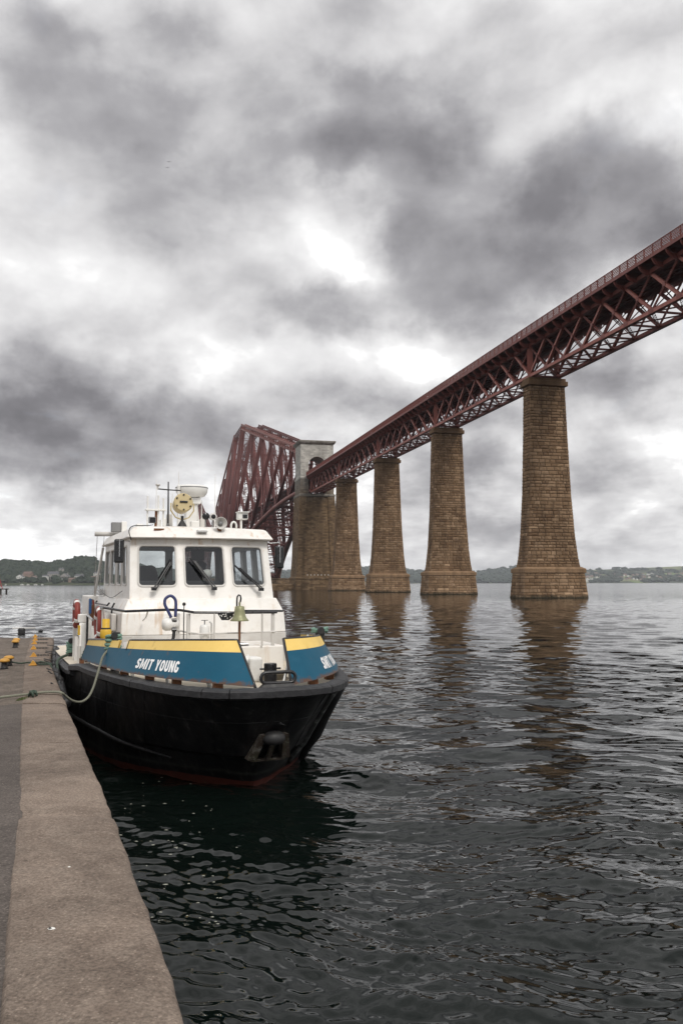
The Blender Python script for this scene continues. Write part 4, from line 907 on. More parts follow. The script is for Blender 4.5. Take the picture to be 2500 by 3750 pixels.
# welded plate seams on the topsides
for sx in (-1, 1):
    for k in (18, 30, 37, 43, 49, 55): m = MB(); m.tube([hull_pt(k, f, z * deckz(OUTS[k][0]) / 1.43, sx) for z, f in ((.44, .25), (.52, .40), (.85, .60), (1.15, .80), (1.36, .96))], .006, 5); m.build('plate_seam', M['hull'], hull)
    m = MB(); m.tube([hull_pt(k, .70, 1.0 * deckz(OUTS[k][0]) / 1.43, sx) for k in range(2, NO - 2)], .006, 5); m.build('plate_seam', M['hull'], hull)
# deck
m = MB(); m.sheet([[Vector((s * (w - .02), u, deckz(u) + .004 + .02 * (1 - s * s))) for s in np.linspace(-1, 1, 9)] for u, w in OUTS[1:]]); m.build('deck', M['deck'], boat, smooth=True)
# rubber fender round the bow, in butted lengths
def fender_run(ks, sx, name='fender', zo=0.0, th=.13, hh=.165):
    prof = [(-.05, -.02), (th * .55, -.015), (th, .03), (th, hh - .035), (th * .7, hh), (-.06, hh + .005), (-.06, hh - .05)]
    rows = []
    for k in ks:
        u, w = OUTS[k]; a, b_ = OUTS[max(0, k - 1)], OUTS[min(NO - 1, k + 1)]; d = Vector((b_[1] - a[1], b_[0] - a[0], 0)); 
        if k == 0: d = Vector((1, 0, 0))
        d.normalize(); nrm = Vector((d.y, -d.x, 0)); z = deckz(u) - .105 + zo
        rows.append([Vector((sx * (w + nrm.x * o), u + nrm.y * o, z + h + random.uniform(-.003, .003))) for o, h in prof])
    m = MB(); w_ = len(prof)
    m.loft([r for r in rows]); o = m.build(name, M['rubber'], boat); smooth_by_angle(o, 30); return o
def pick(u0, u1): return [k for k in range(NO) if u0 <= OUTS[k][0] <= u1]
cuts_l = [0, 14, 27, 36, 46]
fk = list(range(0, 46))
def bow_run(lo, hi):   # signed index along the bow: negative = starboard
    prof = [(-.05, .025), (.08, .03), (.128, .06), (.13, .135), (.10, .162), (-.06, .168), (-.06, .11)]; rows = []
    for j in np.linspace(lo, hi, max(4, int(abs(hi - lo) * 1.0) + 1)):
        sx = 1 if j >= 0 else -1; jj = abs(j); k0 = min(NO - 2, int(jj)); t = jj - k0
        u, w = lerp(OUTS[k0][0], OUTS[k0 + 1][0], t), lerp(OUTS[k0][1], OUTS[k0 + 1][1], t); ka, kb = max(0, k0 - 1), min(NO - 1, k0 + 2)
        d = Vector((OUTS[kb][1] - OUTS[ka][1], OUTS[kb][0] - OUTS[ka][0], 0)) if jj > 1 else Vector((1, .06 * jj, 0)); d.normalize(); nrm = Vector((d.y, -d.x))
        rows.append([Vector((sx * (w + nrm.x * o), u + nrm.y * o, deckz(u) - .105 + h + random.uniform(-.004, .004))) for o, h in prof])
    m = MB(); m.loft(rows); o = m.build('fender', M['rubber'], boat); return smooth_by_angle(o, 30)
for a, b_ in ((-45, -31.05), (-30.95, -19.05), (-18.95, -13.04), (-12.96, 14.95), (15.05, 21.95), (22.05, 33), (33.1, 45)): bow_run(a, b_)
for sx in (-1, 1): fender_run([k for k in range(NO) if OUTS[k][0] > 5.6], sx, 'side_fender', -.04, .10, .13)
# ---- bulwark
BB = [(.36, .25, 1.485), (.50, .62, 1.52), (.93, 1.08, 1.545), (1.6, 1.42, 1.55), (2.5, 1.70, 1.55), (3.5, 1.88, 1.55), (5.05, 2.0, 1.52)]
BT = [(.95, .33, 2.06), (1.06, .62, 2.06), (1.38, .93, 2.05), (1.95, 1.22, 2.02), (2.7, 1.53, 1.985), (3.5, 1.76, 1.95), (4.65, 1.92, 1.89)]
NB = 9; BBS, BTS = spline(BB, NB), spline(BT, NB); QN = len(BBS) - 1
def bw(q, t, sx, out=0.0):
    x = q * QN; i = min(QN - 1, int(x)); f = x - i; lo, hi = BBS[i].lerp(BBS[i + 1], f), BTS[i].lerp(BTS[i + 1], f); p = lo.lerp(hi, t); p = Vector((sx * p.y, p.x, p.z))
    if out:
        a, b_ = BBS[max(0, i - 1)], BBS[min(QN, i + 2)]; d = Vector((b_.y - a.y, b_.x - a.x, 0)).normalized(); p += Vector((sx * d.y, -d.x, .25)).normalized() * out
    return p
def bulwark_mat():
    m, t, b, o = new_mat('bulwark_paint'); oc = t.node('ShaderNodeTexCoord').outputs['Object']
    at = t.node('ShaderNodeAttribute', attribute_name='tone').outputs['Fac']
    blue = t.mix(t.noise(oc, 3, 5, .6), (.0012, .058, .105), (.002, .080, .140)); blue = t.mix(t.math('MULTIPLY', t.ramp(t.noise(oc, 2.1, 6, .6, .3), [(.6, 0), (.8, 1)]), .2), blue, (.05, .17, .26))
    yel = t.mix(t.noise(oc, 5, 5, .6), (.68, .46, .12), (.80, .58, .19)); base = t.mix(t.math('GREATER_THAN', at, .725), blue, yel)
    r1 = t.math('MULTIPLY', t.ramp(t.math('ADD', at, t.math('MULTIPLY', t.noise(t.scale(oc, (1, 1, .5)), 10, 6, .7), .42)), [(.22, 1), (.30, 0)]), .85)
    base = t.mix(r1, base, (.10, .045, .02))
    r2 = t.math('MULTIPLY', t.ramp(t.noise(t.scale(oc, (8, 8, .6)), 1.0, 5, .6), [(.63, 0), (.72, 1)]), .45); base = t.mix(r2, base, (.16, .07, .025))
    t.l.new(base, b.inputs['Base Color']); b.inputs['Roughness'].default_value = .5; b.inputs['Specular IOR Level'].default_value = .25; set_bump(t, b, t.noise(oc, 3.5, 4, .6), .2, .03); return m
M['bulwark'] = bulwark_mat()
TV = [0, .1, .2, .35, .5, .6, .72, .73, .75, .85, 1.0]; QV = np.linspace(0, 1, 55)
def bulwark(sx):
    m = MB(); idx = {}; 
    notch = lambda q, t: .66 < q < .73 and t > .68 and sx < 0
    for side in (0, 1):
        for i, q in enumerate(QV):
            for j, t in enumerate(TV): idx[(side, i, j)] = len(m.v); m.v.append(tuple(bw(q, t, sx, 0.0 if side else .03))); m.a.append(t)
    for i in range(len(QV) - 1):
        for j in range(len(TV) - 1):
            if notch((QV[i] + QV[i + 1]) / 2, (TV[j] + TV[j + 1]) / 2): continue
            m.f.append((idx[0, i, j], idx[0, i + 1, j], idx[0, i + 1, j + 1], idx[0, i, j + 1])); m.f.append((idx[1, i, j], idx[1, i, j + 1], idx[1, i + 1, j + 1], idx[1, i + 1, j])); m.m += [0, 0]
    if sx > 0: m.f = [f[::-1] for f in m.f]
    o = m.build('bulwark', M['bulwark'], boat, smooth=True, attr=True)
    def edge(pts): m = MB(); m.tube(pts, .021, 8); m.build('edging', M['black_paint'], o, smooth=True)
    if sx < 0:
        edge([bw(0, t, sx, .015) for t in np.linspace(-.02, 1, 8)] + [bw(q, 1, sx, .015) for q in np.linspace(.01, .655, 40)]); edge([bw(q, 1, sx, .015) for q in np.linspace(.735, 1, 16)] + [bw(1, t, sx, .015) for t in np.linspace(.95, 0, 8)])
        edge([bw(.66, t, sx, .015) for t in np.linspace(1, .66, 5)])
    else: edge([bw(0, t, sx, .015) for t in np.linspace(-.02, 1, 8)] + [bw(q, 1, sx, .015) for q in np.linspace(.01, 1, 60)] + [bw(1, t, sx, .015) for t in np.linspace(.95, 0, 8)])
    for q in (.21, .39, .53, .68, .86):
        p = bw(q, .0, sx, -.10); m = MB(); Mx = Matrix.Translation(p) @ Matrix.Rotation(0, 4, 'Z'); m.box((-.06, -.05, deckz(p.y) - p.z - .01), (.06, .05, .06), M=Mx); m.build('foot', M['rust'], o)
    for q in (.1, .3, .5, .7, .9):
        a, b_ = bw(q, .95, sx, -.01), bw(q, 0, sx, 0); b_ = Vector((b_.x - sx * .28, b_.y + .1, deckz(b_.y))); m = MB(); m.beam(a, b_, .02, .06); m.build('stay', M['white_plain'], o)
    return o
bw_s, bw_p = bulwark(-1), bulwark(1)
# ---- lettering
def strip_poly(pts, w):
    """stroke outline of a polyline -> list of quads"""
    P = [Vector((x, y)) for x, y in pts]; L_, R_ = [], []
    for i, p in enumerate(P):
        a, b_ = P[max(0, i - 1)], P[min(len(P) - 1, i + 1)]; d = (b_ - a).normalized(); n_ = Vector((-d.y, d.x)) * w / 2; L_.append(p + n_); R_.append(p - n_)
    return [[R_[i], R_[i + 1], L_[i + 1], L_[i]] for i in range(len(P) - 1)]
def arc(cx, cy, rx, ry, a0, a1, n): return [(cx + rx * math.cos(R(a)), cy + ry * math.sin(R(a))) for a in np.linspace(a0, a1, n)]
def poly(*p): return [[Vector(q) for q in p]]
t_ = .23
GLYPH = {
 'I': (.25, poly((0, 0), (.25, 0), (.25, 1), (0, 1))),
 'T': (.62, poly((0, 1), (0, .8), (.19, .8), (.43, .8), (.62, .8), (.62, 1)) + poly((.19, 0), (.43, 0), (.43, .8), (.19, .8))),
 'M': (.80, poly((0, 0), (.22, 0), (.22, 1), (0, 1)) + poly((.58, 0), (.80, 0), (.80, 1), (.58, 1)) + poly((.22, .68), (.34, .12), (.40, .42), (.22, 1)) + poly((.34, .12), (.46, .12), (.58, .68), (.58, 1), (.40, .42))),
 'N': (.64, poly((0, 0), (.22, 0), (.22, 1), (0, 1)) + poly((.42, 0), (.64, 0), (.64, 1), (.42, 1)) + poly((.22, .55), (.42, 0), (.42, .45), (.22, 1))),
 'Y': (.66, poly((.21, 0), (.45, 0), (.45, .42), (.21, .42)) + poly((.21, .42), (.33, .42), (.33, .64), (.23, 1), (0, 1)) + poly((.33, .42), (.45, .42), (.66, 1), (.43, 1), (.33, .64))),
 'O': (.62, strip_poly(arc(.31, .68, .2, .21, 0, 180, 9) + arc(.31, .32, .2, .21, 180, 360, 9) + [(.51, .68)], t_)),
 'U': (.62, strip_poly([(.115, 1), (.115, .6)] + arc(.31, .32, .195, .21, 180, 360, 9) + [(.505, .6), (.505, 1)], t_)),
 'S': (.60, strip_poly(arc(.30, .70, .185, .19, 10, 180, 8) + [(.13, .64), (.30, .52), (.44, .40)] + arc(.30, .30, .185, .19, 0, -170, 8), t_)),
 'G': (.64, strip_poly(arc(.31, .68, .2, .21, 15, 180, 9) + arc(.31, .32, .2, .21, 180, 345, 9) + [(.52, .45)], t_) + poly((.33, .36), (.405, .36), (.405, .52), (.33, .52)) )}
M['letter'] = paint('letter_white', (.80, .80, .80), .5, .04, 8, .15, (.5, .5, .5))
def write(text, sx, q0, q1, ta, tb, par):
    ws = sum((GLYPH[c][0] + .11) if c != ' ' else .36 for c in text); x = 0
    L_ = (bw(q1, .4, sx) - bw(q0, .4, sx)).length; k = 1.0 / ws
    for c in text:
        if c == ' ': x += .36; continue
        w, quads = GLYPH[c]; m = MB()
        for qd in quads:
            vs = []
            for p in qd:
                f = (x + p.x + .2 * p.y) * k; q = lerp(q0, q1, f); t = lerp(ta, tb, p.y); vs.append(bw(q, t, sx, .036))
            m.add(vs, [tuple(range(len(vs)))])
        m.build('letter', M['letter'], par); x += w + .11
write('SMIT YOUNG', -1, .578, .352, .17, .46, bw_s)
write('SMIT YOUNG', 1, .262, .485, .17, .46, bw_p)

# ---- wall panels with glazed openings
def rrect(x0, x1, y0, y1, r, n=5):
    out = []
    for cx, cy, a in ((x1 - r, y0 + r, -90), (x1 - r, y1 - r, 0), (x0 + r, y1 - r, 90), (x0 + r, y0 + r, 180)):
        out += [(cx + r * math.cos(R(a + 90 * i / n)), cy + r * math.sin(R(a + 90 * i / n))) for i in range(n + 1)]
    return out
def wall(c, wins, parent, outward, mat='white', thick=.05, name='wall', frame='black_paint', pane=True, framew=.022):
    """c = bl, br, tr, tl seen from outside; wins = (x0, x1, y0, y1, r) in metres from bl"""
    bl, br, tr, tl = [Vector(p) for p in c]; Wd = ((br - bl).length + (tr - tl).length) / 2; H = ((tl - bl).length + (tr - br).length) / 2
    def P(x, y, o=0.0): s, t = x / Wd, y / H; return bl.lerp(br, s).lerp(tl.lerp(tr, s), t) + Vector(outward) * o
    bm = bmesh.new(); edges = []
    loops = [[(0, 0), (Wd, 0), (Wd, H), (0, H)]] + [rrect(*w) for w in wins]
    for lp in loops:
        vs = [bm.verts.new((x, y, 0)) for x, y in lp]
        for i in range(len(vs)): edges.append(bm.edges.new((vs[i], vs[(i + 1) % len(vs)])))
    bmesh.ops.triangle_fill(bm, use_beauty=True, edges=edges)
    m = MB(); vi = {v: i for i, v in enumerate(bm.verts)}; n0 = len(vi)
    for o in (0, -thick): m.v += [tuple(P(v.co.x, v.co.y, o)) for v in bm.verts]
    for f in bm.faces:
        q = tuple(vi[v] for v in f.verts); q = q if f.normal.z > 0 else q[::-1]; m.f.append(q); m.f.append(tuple(i + n0 for i in q[::-1]))
    for e in edges: a, b_ = vi[e.verts[0]], vi[e.verts[1]]; m.f.append((a, b_, b_ + n0, a + n0))
    bm.free(); m.m = [0] * len(m.f); m.a = [0] * len(m.v)
    o = m.build(name, M[mat], parent)
    for w in wins:
        a = rrect(w[0] - framew, w[1] + framew, w[2] - framew, w[3] + framew, w[4] + framew); b_ = rrect(*w); c_ = rrect(w[0] + .012, w[1] - .012, w[2] + .012, w[3] - .012, max(.01, w[4] - .012))
        m = MB(); m.loft([[P(x, y, .002) for x, y in a], [P(x, y, .016) for x, y in a], [P(x, y, .016) for x, y in b_], [P(x, y, .004) for x, y in c_], [P(x, y, -thick) for x, y in c_]], caps=False)
        fr = m.build('window_frame', M[frame], o, smooth=False)
        if pane: m = MB(); vs = [P(x, y, -.012) for x, y in b_]; m.add(vs, [tuple(range(len(vs)))]); m.build('pane', M['glass'], fr)
    return o, P
# wheelhouse: plan corners at the knuckle and at the eaves
ZK, ZE = 2.58, 3.68
def wh(x, u, top): return Vector((x * (.975 if top else 1), u + (.32 if top and u < 6 else 0), ZE if top else ZK))
FR = [(-1.30, 4.42), (-.46, 4.25), (.46, 4.25), (1.30, 4.42)]
for i, (wins) in enumerate(([(.15, .79, .24, .98, .07)], [(.105, .815, .24, .98, .07)], [(.07, .70, .24, .98, .07)])):
    a, b_ = FR[i], FR[i + 1]; n_ = Vector((b_[1] - a[1], -(b_[0] - a[0]), .28)).normalized(); n_.x *= -1 if False else 1
    n_ = Vector(((b_[1] - a[1]), -(b_[0] - a[0]), .28)).normalized()
    wall((wh(*a, 0), wh(*b_, 0), wh(*b_, 1), wh(*a, 1)), wins, boat, n_, name='front_wall', frame='grey_white' )
def side(x, u, top): return Vector((x * (.975 if top else 1), u, ZE if top else ZK))
UB = 8.25
for sx in (-1, 1):
    f0, f1 = Vector((sx * 1.30, 4.42, ZK)), Vector((sx * 1.2675, 4.74, ZE)); r0, r1 = Vector((sx * 1.30, UB, ZK)), Vector((sx * 1.2675, UB, ZE))
    wn = [(.36, .86, .26, .96, .06), (1.02, 1.62, .26, .96, .06), (1.80, 2.55, .26, .96, .06), (2.72, 3.45, .26, .96, .06)]
    if sx < 0: wall((r0, f0, f1, r1), [((3.83 - .16) - b_, (3.83 - .16) - a, c, d, r_) for a, b_, c, d, r_ in wn], boat, (-1, 0, .03), name='side_wall', frame='grey_white')
    else: wall((f0, r0, r1, f1), wn, boat, (1, 0, .03), name='side_wall', frame='grey_white')
wall((Vector((1.30, UB, ZK - .9)), Vector((-1.30, UB, ZK - .9)), Vector((-1.2675, UB, ZE)), Vector((1.2675, UB, ZE))), [(.12, 1.12, 1.12, 1.90, .06), (1.26, 2.48, 1.12, 1.90, .06)], boat, (0, 1, 0), name='rear_wall', frame='grey_white')
# lower house
def lh(z, hw, uf, ub): return [Vector((-hw, uf + .12, z)), Vector((-.55, uf, z)), Vector((.55, uf, z)), Vector((hw, uf + .12, z)), Vector((hw, ub, z)), Vector((-hw, ub, z))]
m = MB(); m.loft([lh(1.97, 1.47, 4.07, 8.9), lh(2.33, 1.45, 4.12, 8.9), lh(ZK, 1.335, 4.22, 8.8), lh(ZK + .004, 1.29, 4.28, 8.2)]); m.build('deckhouse', M['white'], boat, bevel=.015)
m = MB(); m.loft([lh(1.1, 1.478, 4.06, 8.9), lh(1.966, 1.472, 4.066, 8.9)]); m.build('deckhouse_skirt', M['grey_white'], boat, bevel=.01)
# interior
m = MB(); m.box((-1.2, 4.5, ZK + .01), (1.2, UB - .1, ZK + .03)); m.build('cabin_sole', M['interior'], boat)
m = MB(); m.loft([[Vector(p) for p in ((-1.15, 4.62, ZK + .03), (1.15, 4.62, ZK + .03), (1.15, 5.2, ZK + .03), (-1.15, 5.2, ZK + .03))], [Vector(p) for p in ((-1.15, 4.62, 2.90), (1.15, 4.62, 2.90), (1.15, 5.1, 2.86), (-1.15, 5.1, 2.86))]]); m.build('console', M['interior'], boat, bevel=.02)
for x, u, hh in ((-.72, 5.9, .62), (.18, 6.0, .70)):
    m = MB(); m.box((x - .24, u, ZK + .03), (x + .24, u + .45, ZK + .22)); s_ = m.build('seat', M['seat'], boat, bevel=.05, seg=3)
    m = MB(); m.loft([[Vector((x + .25 * c * w, u + .42 + o * .05, z)) for c, o in ((-1, -1), (1, -1), (1, 1), (-1, 1))] for z, w in ((ZK + .15, .9), (ZK + .40, 1.0), (ZK + hh, .72))]); m.build('seat_back', M['seat'], s_, bevel=.05, seg=3)
m = MB(); m.box((-.10, 5.0, 3.28), (.14, 5.06, 3.48)); m.beam((.02, 5.03, 3.4), (.02, 5.03, 3.7), .03, .03); m.build('overhead_screen', M['interior'], boat, bevel=.01)
m = MB(); m.lathe([(.02, 0), (.075, .02), (.10, .09), (.075, .165), (.01, .185)], 14, Matrix.Translation((.16, 4.86, 2.93))); m.build('compass_dome', M['white_plain'], boat, smooth=True)
m = MB(); m.tube([(.22 * math.cos(a) - .1, 5.22, 2.95 + .22 * math.sin(a)) for a in np.linspace(0, 2 * math.pi, 20)[:-1]], .016, 6, closed=True); m.build('steering_wheel', M['seat'], boat, smooth=True)
m = MB(); m.lathe([(.0, 0), (.1, .02), (.13, .16), (.11, .32), (.0, .36)], 12, Matrix.Translation((.10, 5.5, 2.95)) @ Matrix.Rotation(R(18), 4, 'Y') @ Matrix.Scale(.35, 4, (0, 1, 0))); m.build('headrest', M['seat'], boat, smooth=True)
# roof with deep visor
def rl(z, hw, uf, ub, kx=.5): return [Vector((-hw, uf + .16, z)), Vector((-kx, uf, z)), Vector((kx, uf, z)), Vector((hw, uf + .16, z)), Vector((hw, ub, z)), Vector((-hw, ub, z))]
m = MB(); m.loft([rl(3.655, 1.27, 4.62, 8.3), rl(3.650, 1.33, 4.42, 8.35), rl(3.67, 1.345, 4.40, 8.36), rl(3.835, 1.25, 4.55, 8.3), rl(3.86, 1.2, 4.6, 8.25), rl(3.905, .8, 5.0, 8.0), rl(3.91, .3, 5.4, 7.6)]); m.build('roof', M['white'], boat, bevel=.012)
m = MB(); m.box((-1.22, 4.8, 3.63), (1.22, 8.2, 3.648)); m.build('headlining', M['interior'], boat)
# ---- wipers
for i, (bx, bu_, bz_, tx, tu, tz) in enumerate(((-.92, 4.30, 2.76, -.62, 4.42, 3.22), (.13, 4.24, 2.76, -.20, 4.40, 3.24), (1.02, 4.32, 2.74, .62, 4.40, 3.13))):
    e_ = empty('wiper', (0, 0, 0)); e_.parent = boat
    n_ = Vector((0, -.05, .0)); a, b_ = Vector((bx, bu_, bz_)) + n_, Vector((tx, tu, tz)) + n_
    m = MB(); m.box((bx - .035, bu_ - .07, bz_ - .03), (bx + .05, bu_ + .02, bz_ + .03)); m.build('motor_box', M['black_paint'], e_, bevel=.006)
    m = MB(); off = Vector((.05, 0, 0)); m.tube([a, b_], .016, 6); m.tube([a + off, b_ + off * .5], .011, 6); m.build('arm', M['black_paint'], e_)
    d = (b_ - a); m = MB(); m.beam(b_ - d * .62 + Vector((-.02, .03, 0)), b_ + d * .12 + Vector((-.02, .03, 0)), .012, .03); m.build('blade', M['black_paint'], e_)
# ---- mirrors
for sx, p, hgt in ((-1, Vector((-1.47, 4.62, 3.42)), .42), (1, Vector((1.52, 4.75, 3.34)), .42)):
    e_ = empty('mirror', (0, 0, 0)); e_.parent = boat
    m = MB(); m.box((p.x - .085, p.y - .05, p.z - hgt / 2), (p.x + .085, p.y + .03, p.z + hgt / 2)); m.build('housing', M['black_paint'], e_, bevel=.03, seg=3)
    m = MB(); m.tube([Vector((sx * 1.26, 4.75, 3.60)), Vector((p.x, p.y, 3.62)), Vector((p.x, p.y - .05, p.z + .1))], .011, 6); m.tube([Vector((p.x, p.y - .058, p.z - .1)), Vector((p.x, p.y - .058, p.z + .2))], .008, 6); m.build('bracket', M['chrome'], e_)
# ---- roof gear
def part(name, mat, f, parent=boat, **k): m = MB(); f(m); return m.build(name, M[mat], parent, **k)
T_ = Matrix.Translation
# searchlight
e_ = empty('searchlight', (0, 0, 0)); e_.parent = boat
fw_ = T_((-.235, 5.2, 4.36)) @ Matrix.Rotation(R(80), 4, 'X') @ Matrix.Scale(.88, 4)
part('drum', 'cream', lambda m: m.lathe([(.02, -.34), (.12, -.33), (.185, -.22), (.195, .0), (.195, .02), (.205, .025), (.205, .05), (.19, .055)], 28, fw_), e_, smooth=True)
part('cover_plate', 'cream', lambda m: m.lathe([(.19, .056), (.185, .07), (.01, .072)], 28, fw_), e_)
for i in range(6): part('catch', 'iron', lambda m: m.lathe([(.018, .06), (.018, .095), (.004, .1)], 8, fw_ @ T_((.165 * math.cos(i * math.pi / 3 + .5), .165 * math.sin(i * math.pi / 3 + .5), 0))), e_)
part('handle', 'black_paint', lambda m: m.box((-.085, -.012, .07), (.085, .028, .10), M=fw_), e_, bevel=.008)
part('yoke', 'cream', lambda m: m.tube([(-.45, 5.25, 4.36), (-.455, 5.25, 4.22), (-.36, 5.25, 4.09), (-.235, 5.25, 4.05), (-.11, 5.25, 4.09), (-.02, 5.25, 4.22), (-.02, 5.25, 4.36)], .013, 6), e_, smooth=True)
part('pedestal', 'iron', lambda m: (m.tube([(-.235, 5.25, 4.12), (-.235, 5.25, 3.98)], .028, 8), m.lathe([(.11, 3.88), (.075, 3.96), (.03, 4.03)], 12, T_((-.235, 5.25, 0)))), e_)
# radar scanner
e_ = empty('radar', (0, 0, 0)); e_.parent = boat
part('dome', 'white_plain', lambda m: m.lathe([(.02, 4.56), (.13, 4.565), (.26, 4.60), (.315, 4.68), (.325, 4.76), (.318, 4.79), (.25, 4.815), (.1, 4.825), (.01, 4.827)], 30, T_((.145, 6.2, 0))), e_, smooth=True)
part('seam', 'grey', lambda m: m.lathe([(.326, 4.755), (.329, 4.765), (.324, 4.775)], 30, T_((.145, 6.2, 0)), caps=False), e_)
part('mast_post', 'white_plain', lambda m: (m.box((.02, 6.1, 3.88), (.24, 6.32, 4.44)), m.box((-.02, 6.05, 4.44), (.30, 6.37, 4.56))), e_, bevel=.01)
for x in (-.1, .33): part('mast_leg', 'white_plain', lambda m: m.tube([(x, 6.3, 3.88), (lerp(x, .145, .4), 6.25, 4.5)], .022, 6), e_)
# mast with arm, antennas
e_ = empty('signal_mast', (0, 0, 0)); e_.parent = boat
part('pole', 'black_paint', lambda m: m.tube([(-.435, 5.6, 3.9), (-.435, 5.6, 4.25), (-.44, 5.6, 4.80)], [.02, .017, .012], 8), e_); part('cross_arm', 'black_paint', lambda m: (m.tube([(-.64, 5.6, 4.655), (-.42, 5.6, 4.645)], .014, 6), m.tube([(-.42, 5.6, 4.645), (-.2, 5.6, 4.64)], .013, 6)), e_)
part('wind_cup', 'grey_white', lambda m: m.lathe([(.014, 4.64), (.016, 4.70), (.05, 4.73), (.045, 4.745)], 10, T_((-.64, 5.6, 0))), e_); part('cone_base', 'grey', lambda m: m.lathe([(.07, 3.89), (.03, 3.97), (.02, 4.0)], 10, T_((-.435, 5.6, 0))), e_)
e_ = empty('antenna_frame', (0, 0, 0)); e_.parent = boat
for x, z1 in ((-.86, 4.49), (-.66, 4.51), (-.565, 4.46)): part('antenna', 'white_plain', lambda m: m.tube([(x, 5.4, 3.9 if x < -.8 else 3.95), (x, 5.4, z1)], .018, 6), e_)
part('shelf', 'white_plain', lambda m: m.box((-.9, 5.33, 4.215), (-.53, 5.48, 4.245)), e_, bevel=.005); part('shelf_post', 'rust', lambda m: m.tube([(-.70, 5.42, 3.88), (-.695, 5.42, 4.21)], .024, 7), e_)
part('floodlight', 'grey', lambda m: m.box((-.83, 5.38, 3.98), (-.70, 5.46, 4.10)), e_, bevel=.012); part('floodlight_glass', 'glass_dark', lambda m: m.box((-.815, 5.365, 3.995), (-.715, 5.385, 4.085)), e_)
for i, (x, u, z0, z1, r_) in enumerate(((-.16, 6.0, 4.3, 5.05, .008), (.575, 6.0, 4.0, 5.05, .007), (-.49, 6.6, 4.0, 4.95, .007), (-.05, 6.6, 4.0, 4.7, .009), (.42, 6.5, 4.0, 4.55, .009), (-.30, 5.9, 4.1, 4.62, .009))): part('whip_aerial', 'white_plain', lambda m: m.tube([(x, u, 3.88), (x, u, z0), (x, u, z1)], [r_ * 2.2, r_ * 2, r_ * .7], 6), boat)
part('aerial_base', 'white_plain', lambda m: m.lathe([(.03, 4.6), (.03, 4.78), (.01, 4.80)], 8, T_((-.16, 6.0, 0))), boat)
for x, u, w, h in ((-.36, 5.9, .09, .30), (-.30, 6.5, .14, .26), (.10, 5.7, .16, .16), (.30, 5.9, .10, .22), (-.56, 6.0, .12, .20)): part('equipment_box', 'white_plain' if w > .1 else 'grey_white', lambda m: m.box((x - w / 2, u - .07, 3.87), (x + w / 2, u + .07, 3.9 + h)), boat, bevel=.012)
for (x, u, z, c) in ((.15, 5.0, 4.105, 'glass_dark'), (.29, 5.0, 4.10, 'grey_white')):
    e_ = empty('round_lamp', (0, 0, 0)); e_.parent = boat; Mx = T_((x, u, z)) @ Matrix.Rotation(R(90), 4, 'X')
    part('lamp_shell', c, lambda m: m.lathe([(.03, -.1), (.06, -.06), (.07, .03), (.07, .04), (.058, .05)], 16, Mx), e_, smooth=True); part('lens', 'glass_dark', lambda m: m.lathe([(.058, .046), (.03, .055), (.004, .058)], 16, Mx), e_, smooth=True); part('stem', 'grey', lambda m: m.tube([(x, u, 3.88), (x, u, z - .05)], .014, 6), e_)
# loudhailer horn
e_ = empty('horn_speaker', (0, 0, 0)); e_.parent = boat; Mx = T_((.31, 4.50, 3.94)) @ Matrix.Rotation(R(86), 4, 'X')
part('flare', 'grey_white', lambda m: m.lathe([(.035, -.16), (.04, -.06), (.065, 0), (.112, .05), (.116, .055), (.105, .045), (.055, -.01), (.03, -.03)], 20, Mx, caps=False), e_, smooth=True); part('driver', 'grey', lambda m: m.lathe([(.005, -.03), (.04, -.02), (.042, .02), (.02, .035), (.003, .037)], 14, Mx), e_, smooth=True); part('foot', 'rust', lambda m: m.box((.27, 4.5, 3.80), (.33, 4.58, 3.87)), e_)
# camera on post, lifting eye, visor lamp
e_ = empty('camera_light', (0, 0, 0)); e_.parent = boat
part('post', 'white_plain', lambda m: m.tube([(.84, 5.0, 3.84), (.84, 5.0, 4.06)], .022, 8), e_); part('head', 'white_plain', lambda m: m.box((.765, 4.94, 4.06), (.965, 5.1, 4.20)), e_, bevel=.025, seg=3); part('lens', 'glass_dark', lambda m: m.box((.85, 4.925, 4.085), (.945, 4.945, 4.16)), e_, bevel=.008); part('sunshade', 'white_plain', lambda m: m.box((.755, 4.91, 4.195), (.975, 5.1, 4.21)), e_)
part('lifting_eye', 'white_plain', lambda m: m.tube([(.605, 4.85, 3.84), (.605, 4.85, 3.95), (.625, 4.85, 3.99), (.655, 4.85, 4.005), (.685, 4.85, 3.99), (.705, 4.85, 3.95), (.705, 4.85, 3.84)], .02, 8), smooth=True)
part('visor_lamp', 'lamp_glass', lambda m: m.box((-.13, 4.40, 3.765), (.055, 4.53, 3.815)), bevel=.012)
part('hatch_frame', 'rust', lambda m: m.box((-.88, 4.56, 3.79), (-.70, 4.565, 3.83)), boat)
# port-aft box, boom, stays
part('aft_floodlight', 'grey', lambda m: m.box((-1.25, 7.45, 3.93), (-1.06, 7.62, 4.13)), bevel=.012); part('aft_box', 'white_plain', lambda m: m.box((-1.05, 7.45, 3.9), (-.94, 7.7, 4.15)), bevel=.01); part('roof_vent', 'white_plain', lambda m: m.box((-.98, 5.9, 3.86), (-.84, 6.05, 4.0)), bevel=.02)
part('boom', 'grey_white', lambda m: m.tube([(-1.55, 7.8, 3.895), (-1.02, 7.8, 3.90)], .05, 10), smooth=True)
for a, b_ in (((-1.5, 7.8, 3.86), (-1.42, 8.9, 2.6)), ((-1.36, 7.8, 3.86), (-1.34, 8.7, 2.6))): part('stay_wire', 'chrome', lambda m: m.tube([a, (a[0], a[1], a[2] - .1), b_], .006, 5))
part('corner_pipe', 'grey_white', lambda m: m.tube([(-1.32, 8.3, 3.62), (-1.40, 8.95, 2.62), (-1.41, 8.97, 1.3)], .028, 8), smooth=True)
